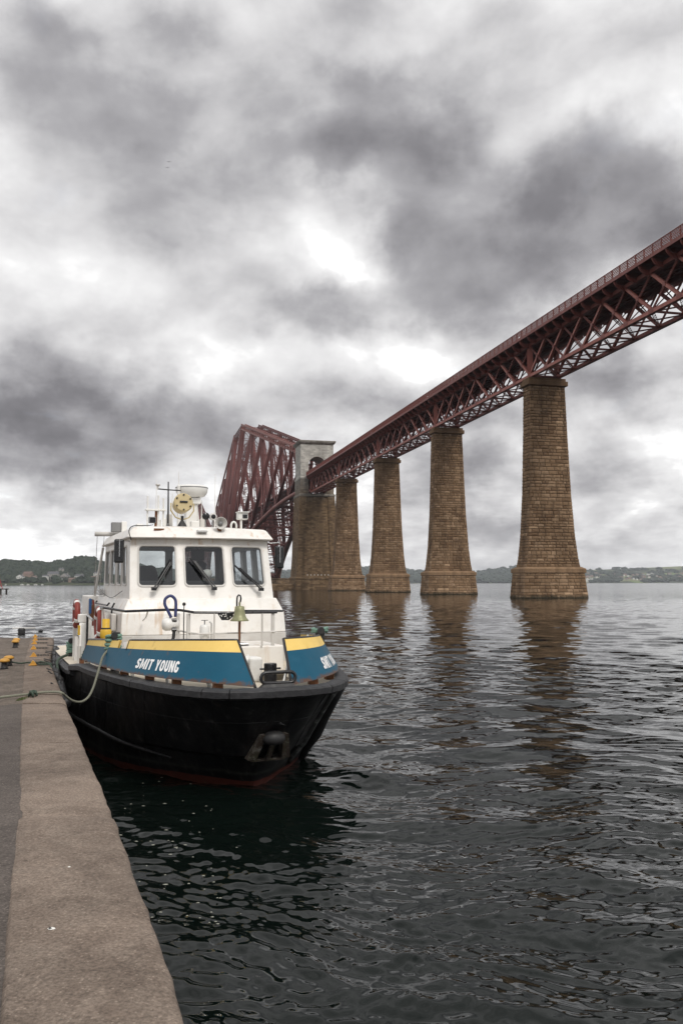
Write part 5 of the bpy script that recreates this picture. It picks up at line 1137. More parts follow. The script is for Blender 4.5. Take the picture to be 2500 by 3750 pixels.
part('side_clamp', 'chrome', lambda m: (m.tube([(-1.37, 8.0, 2.70), (-1.37, 8.7, 2.73)], .022, 6), m.tube([(-1.37, 8.0, 2.62), (-1.37, 8.7, 2.65)], .022, 6), m.box((-1.41, 7.95, 2.60), (-1.34, 8.05, 2.74))))
part('door_cable', 'iron', lambda m: m.tube(spline([(-1.36, 7.9, 2.66), (-1.36, 6.4, 2.58), (-1.36, 4.9, 2.72)], 8), .006, 5)); part('side_handle', 'black_paint', lambda m: m.tube([(-1.44, 5.3, 2.50), (-1.48, 5.3, 2.42), (-1.50, 5.3, 2.15), (-1.50, 5.1, 2.0), (-1.46, 5.0, 1.98)], .018, 6), smooth=True)
part('roof_cable', 'iron', lambda m: m.tube(spline([(-1.27, 4.58, 3.62), (-1.32, 4.5, 3.78), (-1.2, 4.75, 3.88), (-.9, 5.2, 3.92), (-.75, 5.4, 3.95)], 6), .009, 6))

# ---- foredeck
e_ = empty('deck_trunk', (0, 0, 0)); e_.parent = boat
part('coaming', 'white', lambda m: m.box((-.98, 2.85, 1.40), (.98, 4.07, 1.83)), e_, bevel=.02); part('hatch', 'grey_white', lambda m: m.box((-.25, 3.0, 1.835), (.40, 3.6, 1.875)), e_, bevel=.012); part('hatch_gasket', 'black_paint', lambda m: m.box((-.27, 2.98, 1.831), (.42, 3.62, 1.845)), e_); part('hatch_hinge', 'chrome', lambda m: m.tube([(.20, 2.96, 1.86), (.40, 2.96, 1.86)], .02, 8), e_)
# rail
e_ = empty('foredeck_rail', (0, 0, 0)); e_.parent = boat
top = [(-1.75, 5.2, 2.44), (-1.72, 4.5, 2.44), (-1.46, 3.75, 2.395), (-.86, 3.3, 2.425), (-.68, 3.15, 2.42), (-.52, 2.85, 2.39), (.2, 2.80, 2.375), (.86, 2.85, 2.372)]
part('top_rail', 'black_paint', lambda m: m.tube(top, .021, 8), e_); part('grab_bar', 'black_paint', lambda m: m.tube([(.33, 2.95, 2.40), (1.03, 3.05, 2.385)], .018, 8), e_)
part('mid_rail', 'grey_white', lambda m: m.tube([(-.72, 3.1, 2.10), (-.62, 3.0, 2.075), (-.45, 2.85, 2.05), (.2, 2.80, 2.05), (.86, 2.86, 2.055)], .014, 7), e_)  # mid rail greyed: slight shade on a white rail put into its colour
for x, u, w in ((-.72, 3.12, .05), (-.58, 2.98, .055), (-.20, 2.82, .018), (.20, 2.8, .018), (.60, 2.83, .022), (.80, 2.88, .05)):
    part('stanchion', 'grey_white', lambda m: m.box((x - w / 2, u - .02, 1.83), (x + w / 2, u + .02, 2.37)) if w > .03 else m.tube([(x, u, 1.83), (x, u, 2.37)], w * .75, 7), e_)  # white posts given a grey colour that stands in for shade
part('rail_bracket', 'white_plain', lambda m: m.tube([(-1.13, 3.55, 2.40), (-1.13, 3.7, 2.30), (-1.12, 4.1, 2.22)], .014, 6), e_)
for x, u in ((-1.73, 4.55), (-1.75, 5.15)): part('stanchion', 'grey_white', lambda m: m.tube([(x, u, 1.4), (x, u, 2.43)], .02, 7), e_)  # side posts greyed the same way, shade in the colour
part('notice_board', 'black_paint', lambda m: m.add([Vector((x, u_, z)) for u_ in (2.77, 2.785) for x, z in ((-.165, 2.375), (.095, 2.38), (.10, 2.32), (.03, 2.262), (-.09, 2.262))], [(0, 4, 3, 2, 1), (5, 6, 7, 8, 9), (0, 1, 6, 5), (1, 2, 7, 6), (2, 3, 8, 7), (3, 4, 9, 8), (4, 0, 5, 9)]), e_)
for i in range(11): x, z = random.uniform(-.13, .06), random.uniform(2.28, 2.36); part('paint_chip', 'white_plain', lambda m: m.add([(x + random.uniform(.006, .014) * math.cos(a), 2.767, z + random.uniform(.005, .011) * math.sin(a)) for a in np.linspace(0, 6.28, 7)[:-1]], [(0, 1, 2, 3, 4, 5)]), e_)
part('control_lever', 'iron', lambda m: (m.tube([(-.655, 2.98, 1.95), (-.655, 2.98, 2.50)], .009, 6), m.lathe([(.004, -.03), (.024, -.02), (.03, 0), (.024, .02), (.004, .03)], 10, T_((-.655, 2.98, 2.52)))), e_, smooth=True)
# bell
e_ = empty('ship_bell', (0, 0, 0)); e_.parent = boat; B_ = T_((.155, 2.6, 0))
part('bell_body', 'brass', lambda m: m.lathe([(.145, 2.252), (.148, 2.262), (.112, 2.30), (.092, 2.35), (.082, 2.41), (.074, 2.475), (.066, 2.485), (.02, 2.49), (.01, 2.49)], 26, B_), e_, smooth=True); part('crown', 'brass', lambda m: m.tube([(.155, 2.6, 2.48), (.155, 2.6, 2.55)], .016, 8), e_)
part('hook', 'black_paint', lambda m: m.tube([(.115, 2.62, 2.40), (.115, 2.62, 2.58), (.12, 2.62, 2.635), (.14, 2.61, 2.665), (.165, 2.6, 2.655), (.175, 2.6, 2.61), (.165, 2.6, 2.55)], .014, 8), e_, smooth=True); part('clapper_rope', 'rust', lambda m: m.tube([(.16, 2.6, 2.26), (.155, 2.6, 2.12), (.165, 2.62, 1.98), (.155, 2.64, 1.84)], [.016, .02, .017, .02], 7), e_)
# hose reel (blue bight on a white pump)
e_ = empty('hose_pump', (0, 0, 0)); e_.parent = boat; Mx = T_((-.90, 3.0, 2.205)) @ Matrix.Rotation(R(90), 4, 'Y')
part('casing', 'white_plain', lambda m: m.lathe([(.02, -.1), (.075, -.09), (.105, -.05), (.105, .03), (.08, .06), (.065, .16)], 20, Mx), e_, smooth=True)
part('hose', 'blue_hose', lambda m: m.tube(spline([(-.86, 2.96, 2.31), (-.915, 2.96, 2.42), (-.965, 2.96, 2.52), (-.955, 2.96, 2.61), (-.875, 2.96, 2.655), (-.805, 2.96, 2.60), (-.79, 2.96, 2.5), (-.795, 2.96, 2.32)], 6), .024, 10), e_, smooth=True)
for z in (2.27, 2.12): part('clamp', 'black_paint', lambda m: m.tube([(-.855, 2.94, z), (-.78, 2.94, z)], .028, 8), e_)
part('outlet', 'iron', lambda m: m.tube([(-.81, 2.96, 2.12), (-.82, 2.96, 2.0), (-.865, 2.96, 1.84)], .027, 8), e_)
# vent capsule with valve wheel, pipe
e_ = empty('vent_capsule', (0, 0, 0)); e_.parent = boat; B_ = T_((-.325, 2.95, 0))
part('capsule', 'white_plain', lambda m: m.lathe([(.04, 1.83), (.045, 1.93), (.075, 1.975), (.078, 2.0), (.078, 2.15), (.06, 2.185), (.015, 2.19)], 20, B_), e_, smooth=True); part('valve_wheel', 'grey', lambda m: (m.tube([(-.325, 2.95, 2.18), (-.325, 2.95, 2.255)], .01, 6), m.tube([(-.38, 2.95, 2.258), (-.27, 2.95, 2.258)], .006, 5)), e_)
part('breather_pipe', 'white_plain', lambda m: m.tube([(-.2, 3.0, 1.83), (-.2, 3.0, 2.2), (-.235, 3.0, 2.235)], .016, 7), boat, smooth=True)
# windlass, post, fairlead
e_ = empty('windlass', (0, 0, 0)); e_.parent = boat
part('body', 'white_plain', lambda m: m.box((-.10, 1.15, 1.45), (.10, 1.45, 1.80)), e_, bevel=.04, seg=3); part('wildcat', 'white_plain', lambda m: m.lathe([(.09, -.08), (.06, -.03), (.06, .03), (.09, .08)], 14, T_((-.16, 1.28, 1.75)) @ Matrix.Rotation(R(90), 4, 'Y')), e_, smooth=True)
def chain(m):
    for i in range(7):
        z = 1.76 - i * .05; Mx = T_((-.17 + .012 * (i % 2), 1.17, z)) @ Matrix.Rotation(R(90 * (i % 2)), 4, 'Z'); m.tube([Mx @ Vector((.022 * math.cos(a), 0, .036 * math.sin(a))) for a in np.linspace(0, 2 * math.pi, 11)[:-1]], .011, 5, closed=True)
part('anchor_chain', 'iron', chain, e_, smooth=True); part('green_line', 'rope_dark', lambda m: m.tube([(-.2 + .05 * math.cos(a * 1.0), 1.2 + .04 * math.sin(a), 1.62 + .012 * a) for a in np.linspace(0, 12, 40)], .016, 6), e_, smooth=True)
part('turntable', 'deck', lambda m: m.lathe([(.22, 1.44), (.22, 1.52), (.30, 1.53), (.30, 1.565), (.28, 1.57)], 20, T_((.34, 1.55, 0))), boat)
e_ = empty('mooring_post', (0, 0, 0)); e_.parent = boat; part('post', 'black_paint', lambda m: m.lathe([(.09, 1.43), (.09, 1.72), (.085, 1.735), (.02, 1.738)], 20, T_((.13, .90, 0))), e_, smooth=False); part('cross_bar', 'black_paint', lambda m: m.tube([(-.02, .90, 1.66), (.28, .90, 1.66)], .014, 8), e_)
e_ = empty('bow_fairlead', (0, 0, 0)); e_.parent = boat; part('loop', 'black_paint', lambda m: m.tube([(x, .36, z) for x, z in ([(-.10 + .07 * math.cos(R(a)), 1.595 + .07 * math.sin(R(a))) for a in np.linspace(90, 270, 8)] + [(.24 + .07 * math.cos(R(a)), 1.595 + .07 * math.sin(R(a))) for a in np.linspace(270, 450, 8)])], .024, 9, closed=True), e_, smooth=True); part('base', 'iron', lambda m: m.loft([[Vector(p) for p in ((-.2, .28, 1.44), (.33, .28, 1.44), (.33, .46, 1.44), (-.2, .46, 1.44))], [Vector(p) for p in ((-.14, .33, 1.515), (.27, .33, 1.515), (.27, .40, 1.515), (-.14, .40, 1.515))]]), e_)
# anchor in its pocket at the stem
e_ = empty('stem_anchor', (0, 0, 0)); e_.parent = boat
part('anchor_head', 'iron', lambda m: m.lathe([(.01, -.08), (.10, -.07), (.155, -.02), (.15, .05), (.09, .095), (.01, .105)], 18, T_((.06, .50, .77)) @ Matrix.Scale(.7, 4, (0, 1, 0))), e_, smooth=True); part('shank', 'barnacle', lambda m: m.beam((.06, .55, .72), (.07, .80, .44), .055, .05), e_)
for sx, x0, x1 in ((-1, -.08, -.17), (1, .22, .31)): part('chafe_pad', 'barnacle', lambda m: m.loft([[Vector((x0 - .035, .52 + d, .83)), Vector((x0 + .035, .52 + d, .83)), Vector((x1 + .06, .80 + d, .46)), Vector((x1 - .06, .80 + d, .46))] for d, o in ((-.06, 0), (.12, 0))]), e_)
part('sill', 'barnacle', lambda m: m.box((-.17, .80, .42), (.31, .96, .455)), e_, bevel=.01)
for a, b_ in (((-.34, .72, .90), (-.03, .52, .985)), ((.12, .50, .985), (.40, .68, .885))): part('guide_bar', 'iron', lambda m: m.beam(a, b_, .05, .04), e_)
# bitts with mooring turns
def bitt(x, u, z0, z1, r_, name='bitt'):
    e2 = empty(name, (0, 0, 0)); e2.parent = boat
    part('post', 'iron', lambda m: m.tube([(x, u, deckz(u)), (x, u, z1)], r_, 12), e2); part('horn', 'iron', lambda m: m.tube([(x - .04, u - .17, z1 - .04), (x + .0, u + .17, z1 - .04)], r_ * .75, 10), e2)
    return e2
b1 = bitt(-1.66, 3.36, 0, 2.08, .07); b2 = bitt(1.62, 1.95 + .9, 0, 2.10, .08); b3 = bitt(-1.82, 9.4, 0, 1.62, .08)
def turns(x, u, z0, z1, n_, r_, ro): return [(x + (r_ + ro * .8 + .012 * math.sin(a * 3.1)) * math.cos(a), u + (r_ + ro * .8) * math.sin(a), lerp(z0, z1, a / (2 * math.pi * n_)) + .01 * math.sin(a * 1.7)) for a in np.linspace(0, 2 * math.pi * n_, int(14 * n_))]
for x, u, z0, z1, n_, r_, ro in ((-1.70, 3.36, 1.80, 2.04, 4, .085, .028), (1.62, 2.85, 2.03, 2.09, 2, .10, .026), (-1.82, 9.4, 1.30, 1.55, 6, .09, .024)):
    o = part('mooring_turns', 'rope_mint', lambda m: m.tube(turns(x, u, z0, z1, n_, r_, ro), ro, 7), None, smooth=True); o.location = boat.location; o.rotation_euler = boat.rotation_euler
    tag(o, {-1.70: 'mint green rope wound on the bitt at the bulwark notch', 1.62: 'mint green rope lying on the bitt above the far bulwark', -1.82: 'green rope wound on the aft bitt by the quay'}[x], 'rope', 'mooring rope turns on bitts')
# ---- starboard side deck
for x, u, h, w in ((-1.72, 8.4, 2.05, .09), (-1.78, 7.3, 2.05, .07), (-1.80, 9.0, 2.0, .08), (-1.7, 6.3, 2.0, .06), (-1.6, 7.8, 2.1, .06)): part('side_stanchion', 'white_plain', lambda m: m.box((x - w / 2, u - .04, 1.2), (x + w / 2, u + .04, h)), boat, bevel=.008)
part('side_rail', 'chrome', lambda m: m.tube([(-1.72, 7.2, 2.22), (-1.72, 6.2, 2.16)], .022, 7)); part('side_rail', 'black_paint', lambda m: m.tube([(-1.72, 7.2, 2.22), (-1.72, 7.2, 1.3)], .022, 7))
part('bollard_cap', 'white_plain', lambda m: m.box((-1.80, 8.35, 2.02), (-1.60, 8.55, 2.20)), bevel=.02); part('side_strut', 'white_plain', lambda m: m.beam((-1.74, 8.3, 2.0), (-1.80, 7.9, 1.25), .06, .06))
part('vent_box', 'white', lambda m: m.box((-1.55, 8.9, 1.3), (-.9, 10.2, 2.58)), bevel=.02)
e_ = empty('exhaust_pipe', (0, 0, 0)); e_.parent = boat; part('trunk', 'grey_white', lambda m: m.tube([(-1.58, 5.6, 2.32), (-1.58, 5.6, 2.05), (-1.6, 5.5, 1.95), (-1.6, 5.45, 1.7)], [.10, .10, .06, .06], 10), e_, smooth=True); part('elbow', 'chrome', lambda m: m.tube([(-1.6, 5.3, 1.75), (-1.62, 5.3, 1.66), (-1.60, 5.15, 1.62)], .04, 8), e_, smooth=True)
part('deck_step', 'rust', lambda m: m.box((-1.95, 6.0, 1.26), (-1.88, 6.2, 1.45)))
part('strap_red', 'red_orange', lambda m: m.box((-1.52, 8.2, 1.4), (-1.49, 8.28, 2.5))); part('fire_bucket', 'rust', lambda m: m.box((-1.56, 8.05, 2.1), (-1.5, 8.18, 2.4)))
part('hose_coil', 'black_paint', lambda m: m.tube([(-1.52, 8.4 + .16 * math.cos(a), 2.32 + .16 * math.sin(a)) for a in np.linspace(0, 6.28, 15)[:-1]], .05, 7, closed=True), boat, smooth=True)
BM = boat.location; 
def on_boat(o): o.location = boat.location; o.rotation_euler = boat.rotation_euler; return o
def lifebuoy(x, u, z, r_, label):
    e2 = on_boat(empty('lifebuoy', (0, 0, 0), 0, label, 'lifebuoy', 'red lifebuoys on the side rail')); c = Vector((x, u, z))
    part('ring', 'red_orange', lambda m: m.tube([c + Vector((0, r_ * math.cos(a), r_ * math.sin(a))) for a in np.linspace(0, 2 * math.pi, 29)[:-1]], .062, 10, closed=True), e2, smooth=True)
    for k in range(4):
        a = k * math.pi / 2 + .5; part('band', 'white_plain', lambda m: m.tube([c + Vector((0, r_ * math.cos(a + t), r_ * math.sin(a + t))) for t in np.linspace(-.13, .13, 5)], .067, 10), e2, smooth=True)
lifebuoy(-1.80, 8.75, 2.20, .26, 'red lifebuoy hanging furthest aft on the quay side rail'); lifebuoy(-1.74, 4.95, 2.13, .27, 'red lifebuoy behind the yellow canister on the quay side rail')
e2 = on_boat(empty('smoke_float', (0, 0, 0), 0, 'yellow canister strapped beside the lifebuoy above the bulwark', 'canister'))
part('canister', 'yellow', lambda m: m.lathe([(.06, 1.88), (.075, 1.92), (.095, 1.97), (.095, 2.05), (.072, 2.11), (.062, 2.12), (.062, 2.26), (.02, 2.262)], 16, T_((-1.72, 4.15, 0))), e2, smooth=True); part('strap', 'iron', lambda m: m.lathe([(.08, 2.085), (.08, 2.115)], 16, T_((-1.72, 4.15, 0)), caps=False), e2)
o = on_boat(part('paddle', 'blue_plastic', lambda m: m.box((-1.62, 7.9, 2.22), (-1.57, 8.05, 2.54)), None, bevel=.02)); tag(o, 'blue board hung on the quay side rail aft', 'board')

# more gear along the quay side
for x, u, z0, z1, r_, mt in ((-1.66, 6.8, 1.3, 2.02, .035, 'white_plain'), (-1.84, 8.0, 1.2, 1.75, .05, 'white_plain'), (-1.55, 9.6, 1.2, 2.2, .04, 'white_plain'), (-1.88, 7.0, 1.2, 1.62, .04, 'grey_white')): part('deck_pipe', mt, lambda m: m.tube([(x, u, z0), (x, u, z1)], r_, 9), boat)
part('valve_chest', 'grey_white', lambda m: m.box((-1.56, 4.75, 2.02), (-1.47, 5.05, 2.32)), boat, bevel=.02); part('deck_light', 'white_plain', lambda m: m.box((-1.62, 6.5, 2.2), (-1.5, 6.6, 2.36)), boat, bevel=.02)
part('yellow_tag', 'yellow', lambda m: m.box((-1.83, 7.9, 1.78), (-1.79, 8.05, 1.98)), boat); part('grab_rail', 'black_paint', lambda m: m.tube([(-1.49, 5.6, 2.5), (-1.53, 5.6, 2.45), (-1.53, 7.6, 2.45), (-1.49, 7.6, 2.5)], .016, 7), boat)
o = on_boat(part('rope_coil', 'rope_mint', lambda m: m.tube([(-1.72 + (.16 - .004 * a) * math.cos(a), 7.0 + (.16 - .004 * a) * math.sin(a), 1.31 + .009 * a) for a in np.linspace(0, 22, 150)], .02, 6), None, smooth=True)); tag(o, 'coil of green rope on the side deck aft of the bulwark', 'rope')
o = on_boat(part('orange_bag', 'red_orange', lambda m: m.lathe([(.02, 1.25), (.12, 1.27), (.15, 1.4), (.12, 1.55), (.04, 1.62)], 12, T_((-1.66, 7.55, 0))), None, smooth=True)); tag(o, 'red throw bag standing on the side deck by the white posts', 'bag')
# ================================================================== ON THE QUAY
def gp(px, py, z): d = ray(px, py); t = (z - HC) / d.z; return Vector((d.x * t, d.y * t, z))
def z6(x, y): return x / 3.136, 2000 + y / 3.136
def twisted(m, pts, r_, lay=.11, strands=3, n=6):
    """laid rope: strands wound round the path"""
    P = [Vector(p) for p in pts]; L = [0]
    for a, b_ in zip(P[:-1], P[1:]): L.append(L[-1] + (b_ - a).length)
    N = max(8, int(L[-1] / (lay / 7))); fine = []
    for i in range(N + 1):
        s = L[-1] * i / N; k = max(0, min(len(P) - 2, int(np.searchsorted(L, s) - 1))); fine.append(P[k].lerp(P[k + 1], (s - L[k]) / max(1e-6, L[k + 1] - L[k])))
    for q in range(strands):
        out = []
        for i, p in enumerate(fine):
            d = (fine[min(N, i + 1)] - fine[max(0, i - 1)]).normalized(); s_ = d.cross(Vector((0, 0, 1)))
            if s_.length < 1e-3: s_ = Vector((1, 0, 0))
            s_.normalize(); t = d.cross(s_); a = 2 * math.pi * (L[-1] * i / N / lay + q / strands); out.append(p + (s_ * math.cos(a) + t * math.sin(a)) * r_ * .5)
        m.tube(out, r_ * .56, n)
# mooring rope 1: lies across the quay, sags and rises to the bitt
bm_w = boat.matrix_basis
bend = Vector(bm_w @ Vector((-1.74, 3.30, 1.84)))
qz = QZ + .03
lay_ = [gp(-60, 2572, qz), gp(0, 2555, qz), gp(60, 2547, qz), gp(115, 2541, qz), gp(160, 2535, qz), gp(205, 2534, qz), gp(226, 2537, qz + .01)]
e0 = lay_[-1]; hang = []
for px, py, f in ((240, 2548, .10), (262, 2564, .22), (284, 2571, .34), (305, 2568, .45), (325, 2552, .55), (341, 2522, .65), (353, 2485, .74), (366, 2440, .83), (380, 2400, .92)):
    d = ray(px, py); Y = lerp(e0.y, bend.y, f); hang.append(Vector((0, 0, HC)) + d * (Y / d.y))
o = MB(); twisted(o, spline(lay_ + hang + [bend], 6), .0185); tag(o.build('mooring_rope', M['rope'], smooth=True), 'pale twisted rope sagging from the quay up to the bulwark bitt', 'rope', 'mooring ropes')
kn = MB(); c = gp(118, 2540, qz + .02); kn.tube([c + Vector((.05 * math.cos(a * 1.0), .09 * math.sin(a * .7), .03 * math.sin(a * 1.9))) for a in np.linspace(0, 14, 60)], .015, 6); tag(kn.build('rope_splice', M['rope_dark'], smooth=True), 'knotted green splice lying on the coping stones', 'rope')
l2 = [gp(*z6(90, 1322), QZ + .10), gp(*z6(150, 1333), QZ + .04), gp(*z6(250, 1345), QZ + .03), gp(*z6(340, 1335), QZ + .03), gp(*z6(430, 1352), QZ + .03), gp(*z6(520, 1358), QZ + .03), gp(*z6(590, 1372), QZ + .02)]
o = MB(); twisted(o, spline(l2 + [l2[-1] + Vector((.12, -.25, -.25)), l2[-1] + Vector((.3, -.4, -.45))], 6), .016); tag(o.build('mooring_rope', M['rope_dark'], smooth=True), 'dark green rope from the yellow bollard across the coping', 'rope', 'mooring ropes')
o = MB(); twisted(o, spline([l2[3], l2[4] + Vector((0, .15, .02)), l2[5] + Vector((-.1, .05, .05)), l2[6] + Vector((-.05, .2, .01))], 6), .014); tag(o.build('rope_tail', M['rope_dark'], smooth=True), 'loose dark rope tail beside the yellow hooks', 'rope')
# bollards
for i, (x, y, w, lb) in enumerate(((55, 1322, 115, 'orange capped bollard nearest the camera at the picture border'), (105, 1288, 112, 'orange capped bollard just behind the nearest one'), (180, 1101, 82, 'orange capped bollard in front of the farthest one'), (193, 1079, 78, 'orange capped bollard farthest along the quay'))):
    p = gp(*z6(x, y), QZ + .13); r_ = w / 3.136 / 2 * p.y / FPX; e_ = empty('bollard', (p.x, p.y, QZ), 0, lb, 'bollard', 'orange capped quay bollards')
    m = MB(); m.lathe([(r_ * .85, -.02), (r_ * .62, .02), (r_ * .55, .10), (r_ * .8, .125)], 18); m.build('stem', M['iron'], e_, smooth=True)
    m = MB(); m.lathe([(r_ * .9, .118), (r_, .13), (r_ * 1.02, .142), (r_ * .9, .165), (r_ * .55, .182), (.004, .187)], 20); m.build('cap', M['orange_yellow'], e_, smooth=True)
# hooks with chains
edge_d = Vector((-.345, .938, 0)); edge_n = Vector((.938, .345, 0))
for i, (x, y, lb) in enumerate(((378, 1366, 'yellow chain hook under the dark rope, nearest of the row'), (385, 1268, 'second yellow chain hook of the row, first beyond the dark rope'), (385, 1184, 'third yellow chain hook along the coping'), (395, 1124, 'fourth yellow chain hook along the coping'), (405, 1083, 'fifth yellow chain hook along the coping'), (405, 1046, 'farthest yellow chain hook at the quay end'))):
    p = gp(*z6(x, y), QZ + .012); k = .125; e_ = empty('chain_hook', p, math.atan2(edge_n.y, edge_n.x), lb, 'hook', 'yellow chain hooks along the quay edge')
    m = MB(); m.loft([[Vector((-k * .5, o, 0)), Vector((k * .55, o, 0)), Vector((k * .5, o, .03)), Vector((k * .15, o, .085)), Vector((-k * .05, o, .09))] for o in (-.03, .03)]); m.box((-k * .6, -.055, -.004), (k * .6, .055, .008)); m.build('plate', M['orange_yellow'], e_, bevel=.004)
    ch = MB()
    for j in range(9):
        Mx = Matrix.Translation((k * .5 + j * .034, 0, .03 - .001 * j)) @ Matrix.Rotation(R(90 * (j % 2)), 4, 'X'); ch.tube([Mx @ Vector((.026 * math.cos(a), .014 * math.sin(a), 0)) for a in np.linspace(0, 2 * math.pi, 9)[:-1]], .006, 5, closed=True)
    ch.build('chain', M['iron'], e_, smooth=True)
# rubber fenders along the quay face
for y0, y1, z_, lb in ((13.3, 15.3, .98, 'black tube fender nearest on the quay face beside the hull'), (15.6, 17.3, 1.06, 'black tube fender second along the quay face'), (17.6, 19.3, 1.10, 'black tube fender third along the quay face'), (19.6, 21.6, 1.12, 'black tube fender farthest along the quay face')):
    a, b_ = along(OUT, y0), along(OUT, y1); e_ = empty('fender_tube', (a[0], a[1], z_), 0, lb, 'fender', 'black tube fenders on the quay face'); n_ = edge_n * .10; d = Vector((b_[0] - a[0], b_[1] - a[1], .04))
    m = MB(); m.tube([n_ + d * t - Vector((0, 0, .06 * math.sin(t * math.pi))) for t in np.linspace(0, 1, 9)], .085, 12); m.build('tube', M['black_rubber'], e_, smooth=True)
    for t in (.12, .88): m = MB(); m.tube([n_ + d * t + Vector((0, 0, -.05)), n_ + d * t + Vector((.0, 0, .12)), d * t + Vector((-.12, -.04, QZ - z_ + .02))], .012, 6); m.build('lanyard', M['iron'], e_)
o = MB(); P_ = [bm_w @ Vector(p) for p in ((-1.95, 8.8, 1.32), (-2.2, 8.2, 1.25), (-2.24, 7.4, 1.05), (-2.25, 6.6, .75), (-2.27, 6.2, .45))]; o.tube(spline(P_, 5), .03, 7); tag(o.build('hull_line', M['rope_dark'], smooth=True), 'dark line trailing over the hull side beside the quay', 'rope')
# droppings, moss, shells
M['dropping'] = paint('bird_dropping', (.75, .74, .70), .8, .1, 60); M['moss'] = paint('moss', (.06, .085, .02), .95, .4, 40, bump=.6, bscale=120)
def splat(px, py, r_, lb, dark=False):
    c = gp(px, py, QZ + .006); e_ = empty('bird_dropping', c, 0, lb, 'bird dropping', 'bird droppings on the coping')
    n = 22; ph = [random.uniform(.55, 1.15) for _ in range(n)]; ring = [Vector((r_ * ph[i] * math.cos(2 * math.pi * i / n), r_ * .7 * ph[i] * math.sin(2 * math.pi * i / n), -.001)) for i in range(n)]
    m = MB(); m.loft([ring, [p * .8 + Vector((0, 0, .0035)) for p in ring]]); m.build('white_patch', M['dropping'], e_)
    if dark: m = MB(); m.loft([[p * k + Vector((-.004, -.006, z)) for p in ring] for k, z in ((.42, .003), (.3, .007))]); m.build('dark_centre', M['iron'], e_)
Z8 = lambda x, y: (x / 1.7425, 2400 + y / 1.7425)
splat(*Z8(330, 1743), .018, 'white bird dropping with dark centre on the near coping', True); splat(*Z8(442, 1350), .009, 'small white bird dropping halfway along the near coping'); splat(*Z8(412, 574), .02, 'pale bird dropping on the coping below the rope')
m = MB(); c = gp(*z6(265, 1755), QZ - .002)
for _ in range(260): a, r_ = random.uniform(0, 6.28), random.random() ** .6; p = c + Vector((.055 * r_ * math.cos(a), .20 * r_ * math.sin(a), 0)); h = random.uniform(.006, .022); m.add([p, p + Vector((.006, .002, 0)), p + Vector((random.uniform(-.01, .01), random.uniform(-.01, .01), h))], [(0, 1, 2)])
tag(m.build('moss', M['moss']), 'green moss tuft in the joint beside the rope', 'moss', kind='stuff')
m = MB()
for _ in range(200):
    t = random.uniform(2.6, 12); s = random.random() ** .8; a, b_ = along(OUT, t), along(INN, t); x = lerp(a[0], b_[0], lerp(.2, 1.6, s)); r_ = random.uniform(.0018, .0055); c = Vector((x, t, QZ - (.008 if s > .55 else -.004)))
    m.add([c + Vector((r_, 0, 0)), c + Vector((0, r_, 0)), c + Vector((-r_, 0, 0)), c + Vector((0, -r_, 0)), c + Vector((0, 0, r_ * .8))], [(0, 1, 4), (1, 2, 4), (2, 3, 4), (3, 0, 4)])
tag(m.build('grit', aggregate_mat('grit', (.3, .27, .23), (.12, .1, .08), (.5, .47, .42))), 'loose grit and shell bits on the coping', 'grit', kind='stuff')
# ================================================================== ON THE WATER
m = MB()
for _ in range(80):
    px, py = random.uniform(440, 900), 2830 + 560 * random.random() ** 1.2; c = gp(px, py, .028); r_ = random.uniform(.004, .013) * (1 + (px < 650) * .4); n = 7
    m.add([c + Vector((r_ * 1.7 * random.uniform(.6, 1.2) * math.cos(2 * math.pi * i / n), r_ * random.uniform(.6, 1.2) * math.sin(2 * math.pi * i / n), 0)) for i in range(n)] + [c + Vector((0, 0, .006))], [(i, (i + 1) % n, n) for i in range(n)])
M['foam'] = paint('foam_fleck', (.26, .26, .22), .7, .2, 20); tag(m.build('foam_flecks', M['foam']), 'small foam flecks floating in front of the bow', 'foam', kind='stuff')
# red beacon on its timber platform
M['beacon_red'] = paint('beacon_red', (.42, .035, .04), .5, .15, 2); M['timber'] = paint('wet_timber', (.045, .038, .03), .85, .3, 3, bump=.5, bscale=6)
bc = gp(-12, 2174, 0.0); e_ = empty('red_beacon', (bc.x, bc.y, 0), 0, 'red lattice beacon on a timber platform cut by the picture border', 'beacon')
for sx in (-1, 1):
    for sy in (-1, 1): part('leg', 'beacon_red', lambda m: m.beam((sx * 1.2, sy * 1.2, 1.5), (sx * .35, sy * .35, 5.2), .16, .16), e_); part('pile', 'timber', lambda m: m.tube([(sx * 2.1, sy * 2.1, -3), (sx * 2.1, sy * 2.1, 1.2)], .28, 8), e_)
for z, k in ((2.4, .95), (3.4, .75), (4.4, .55)):
    part('ring', 'beacon_red', lambda m: [m.beam((a * k, b_ * k, z), (c * k, d * k, z), .1, .1) for a, b_, c, d in ((-1, -1, 1, -1), (1, -1, 1, 1), (1, 1, -1, 1), (-1, 1, -1, -1))], e_); part('brace', 'beacon_red', lambda m: (m.beam((-k - .1, -k - .1, z - .9), (k - .1, -k, z), .08, .08), m.beam((k + .1, -k - .1, z - .9), (k - .1, k, z), .08, .08)), e_)
part('lantern', 'beacon_red', lambda m: m.lathe([(.5, 5.2), (.5, 5.35), (.3, 5.4), (.3, 6.0), (.02, 6.2)], 12), e_); part('platform', 'timber', lambda m: m.box((-2.7, -2.5, 1.2), (2.7, 2.5, 1.5)), e_, bevel=.04); part('cross_brace', 'timber', lambda m: (m.beam((-2.1, -2.1, .1), (2.1, -2.1, 1.1), .2, .2), m.beam((2.1, -2.1, .1), (-2.1, -2.1, 1.1), .2, .2)), e_)
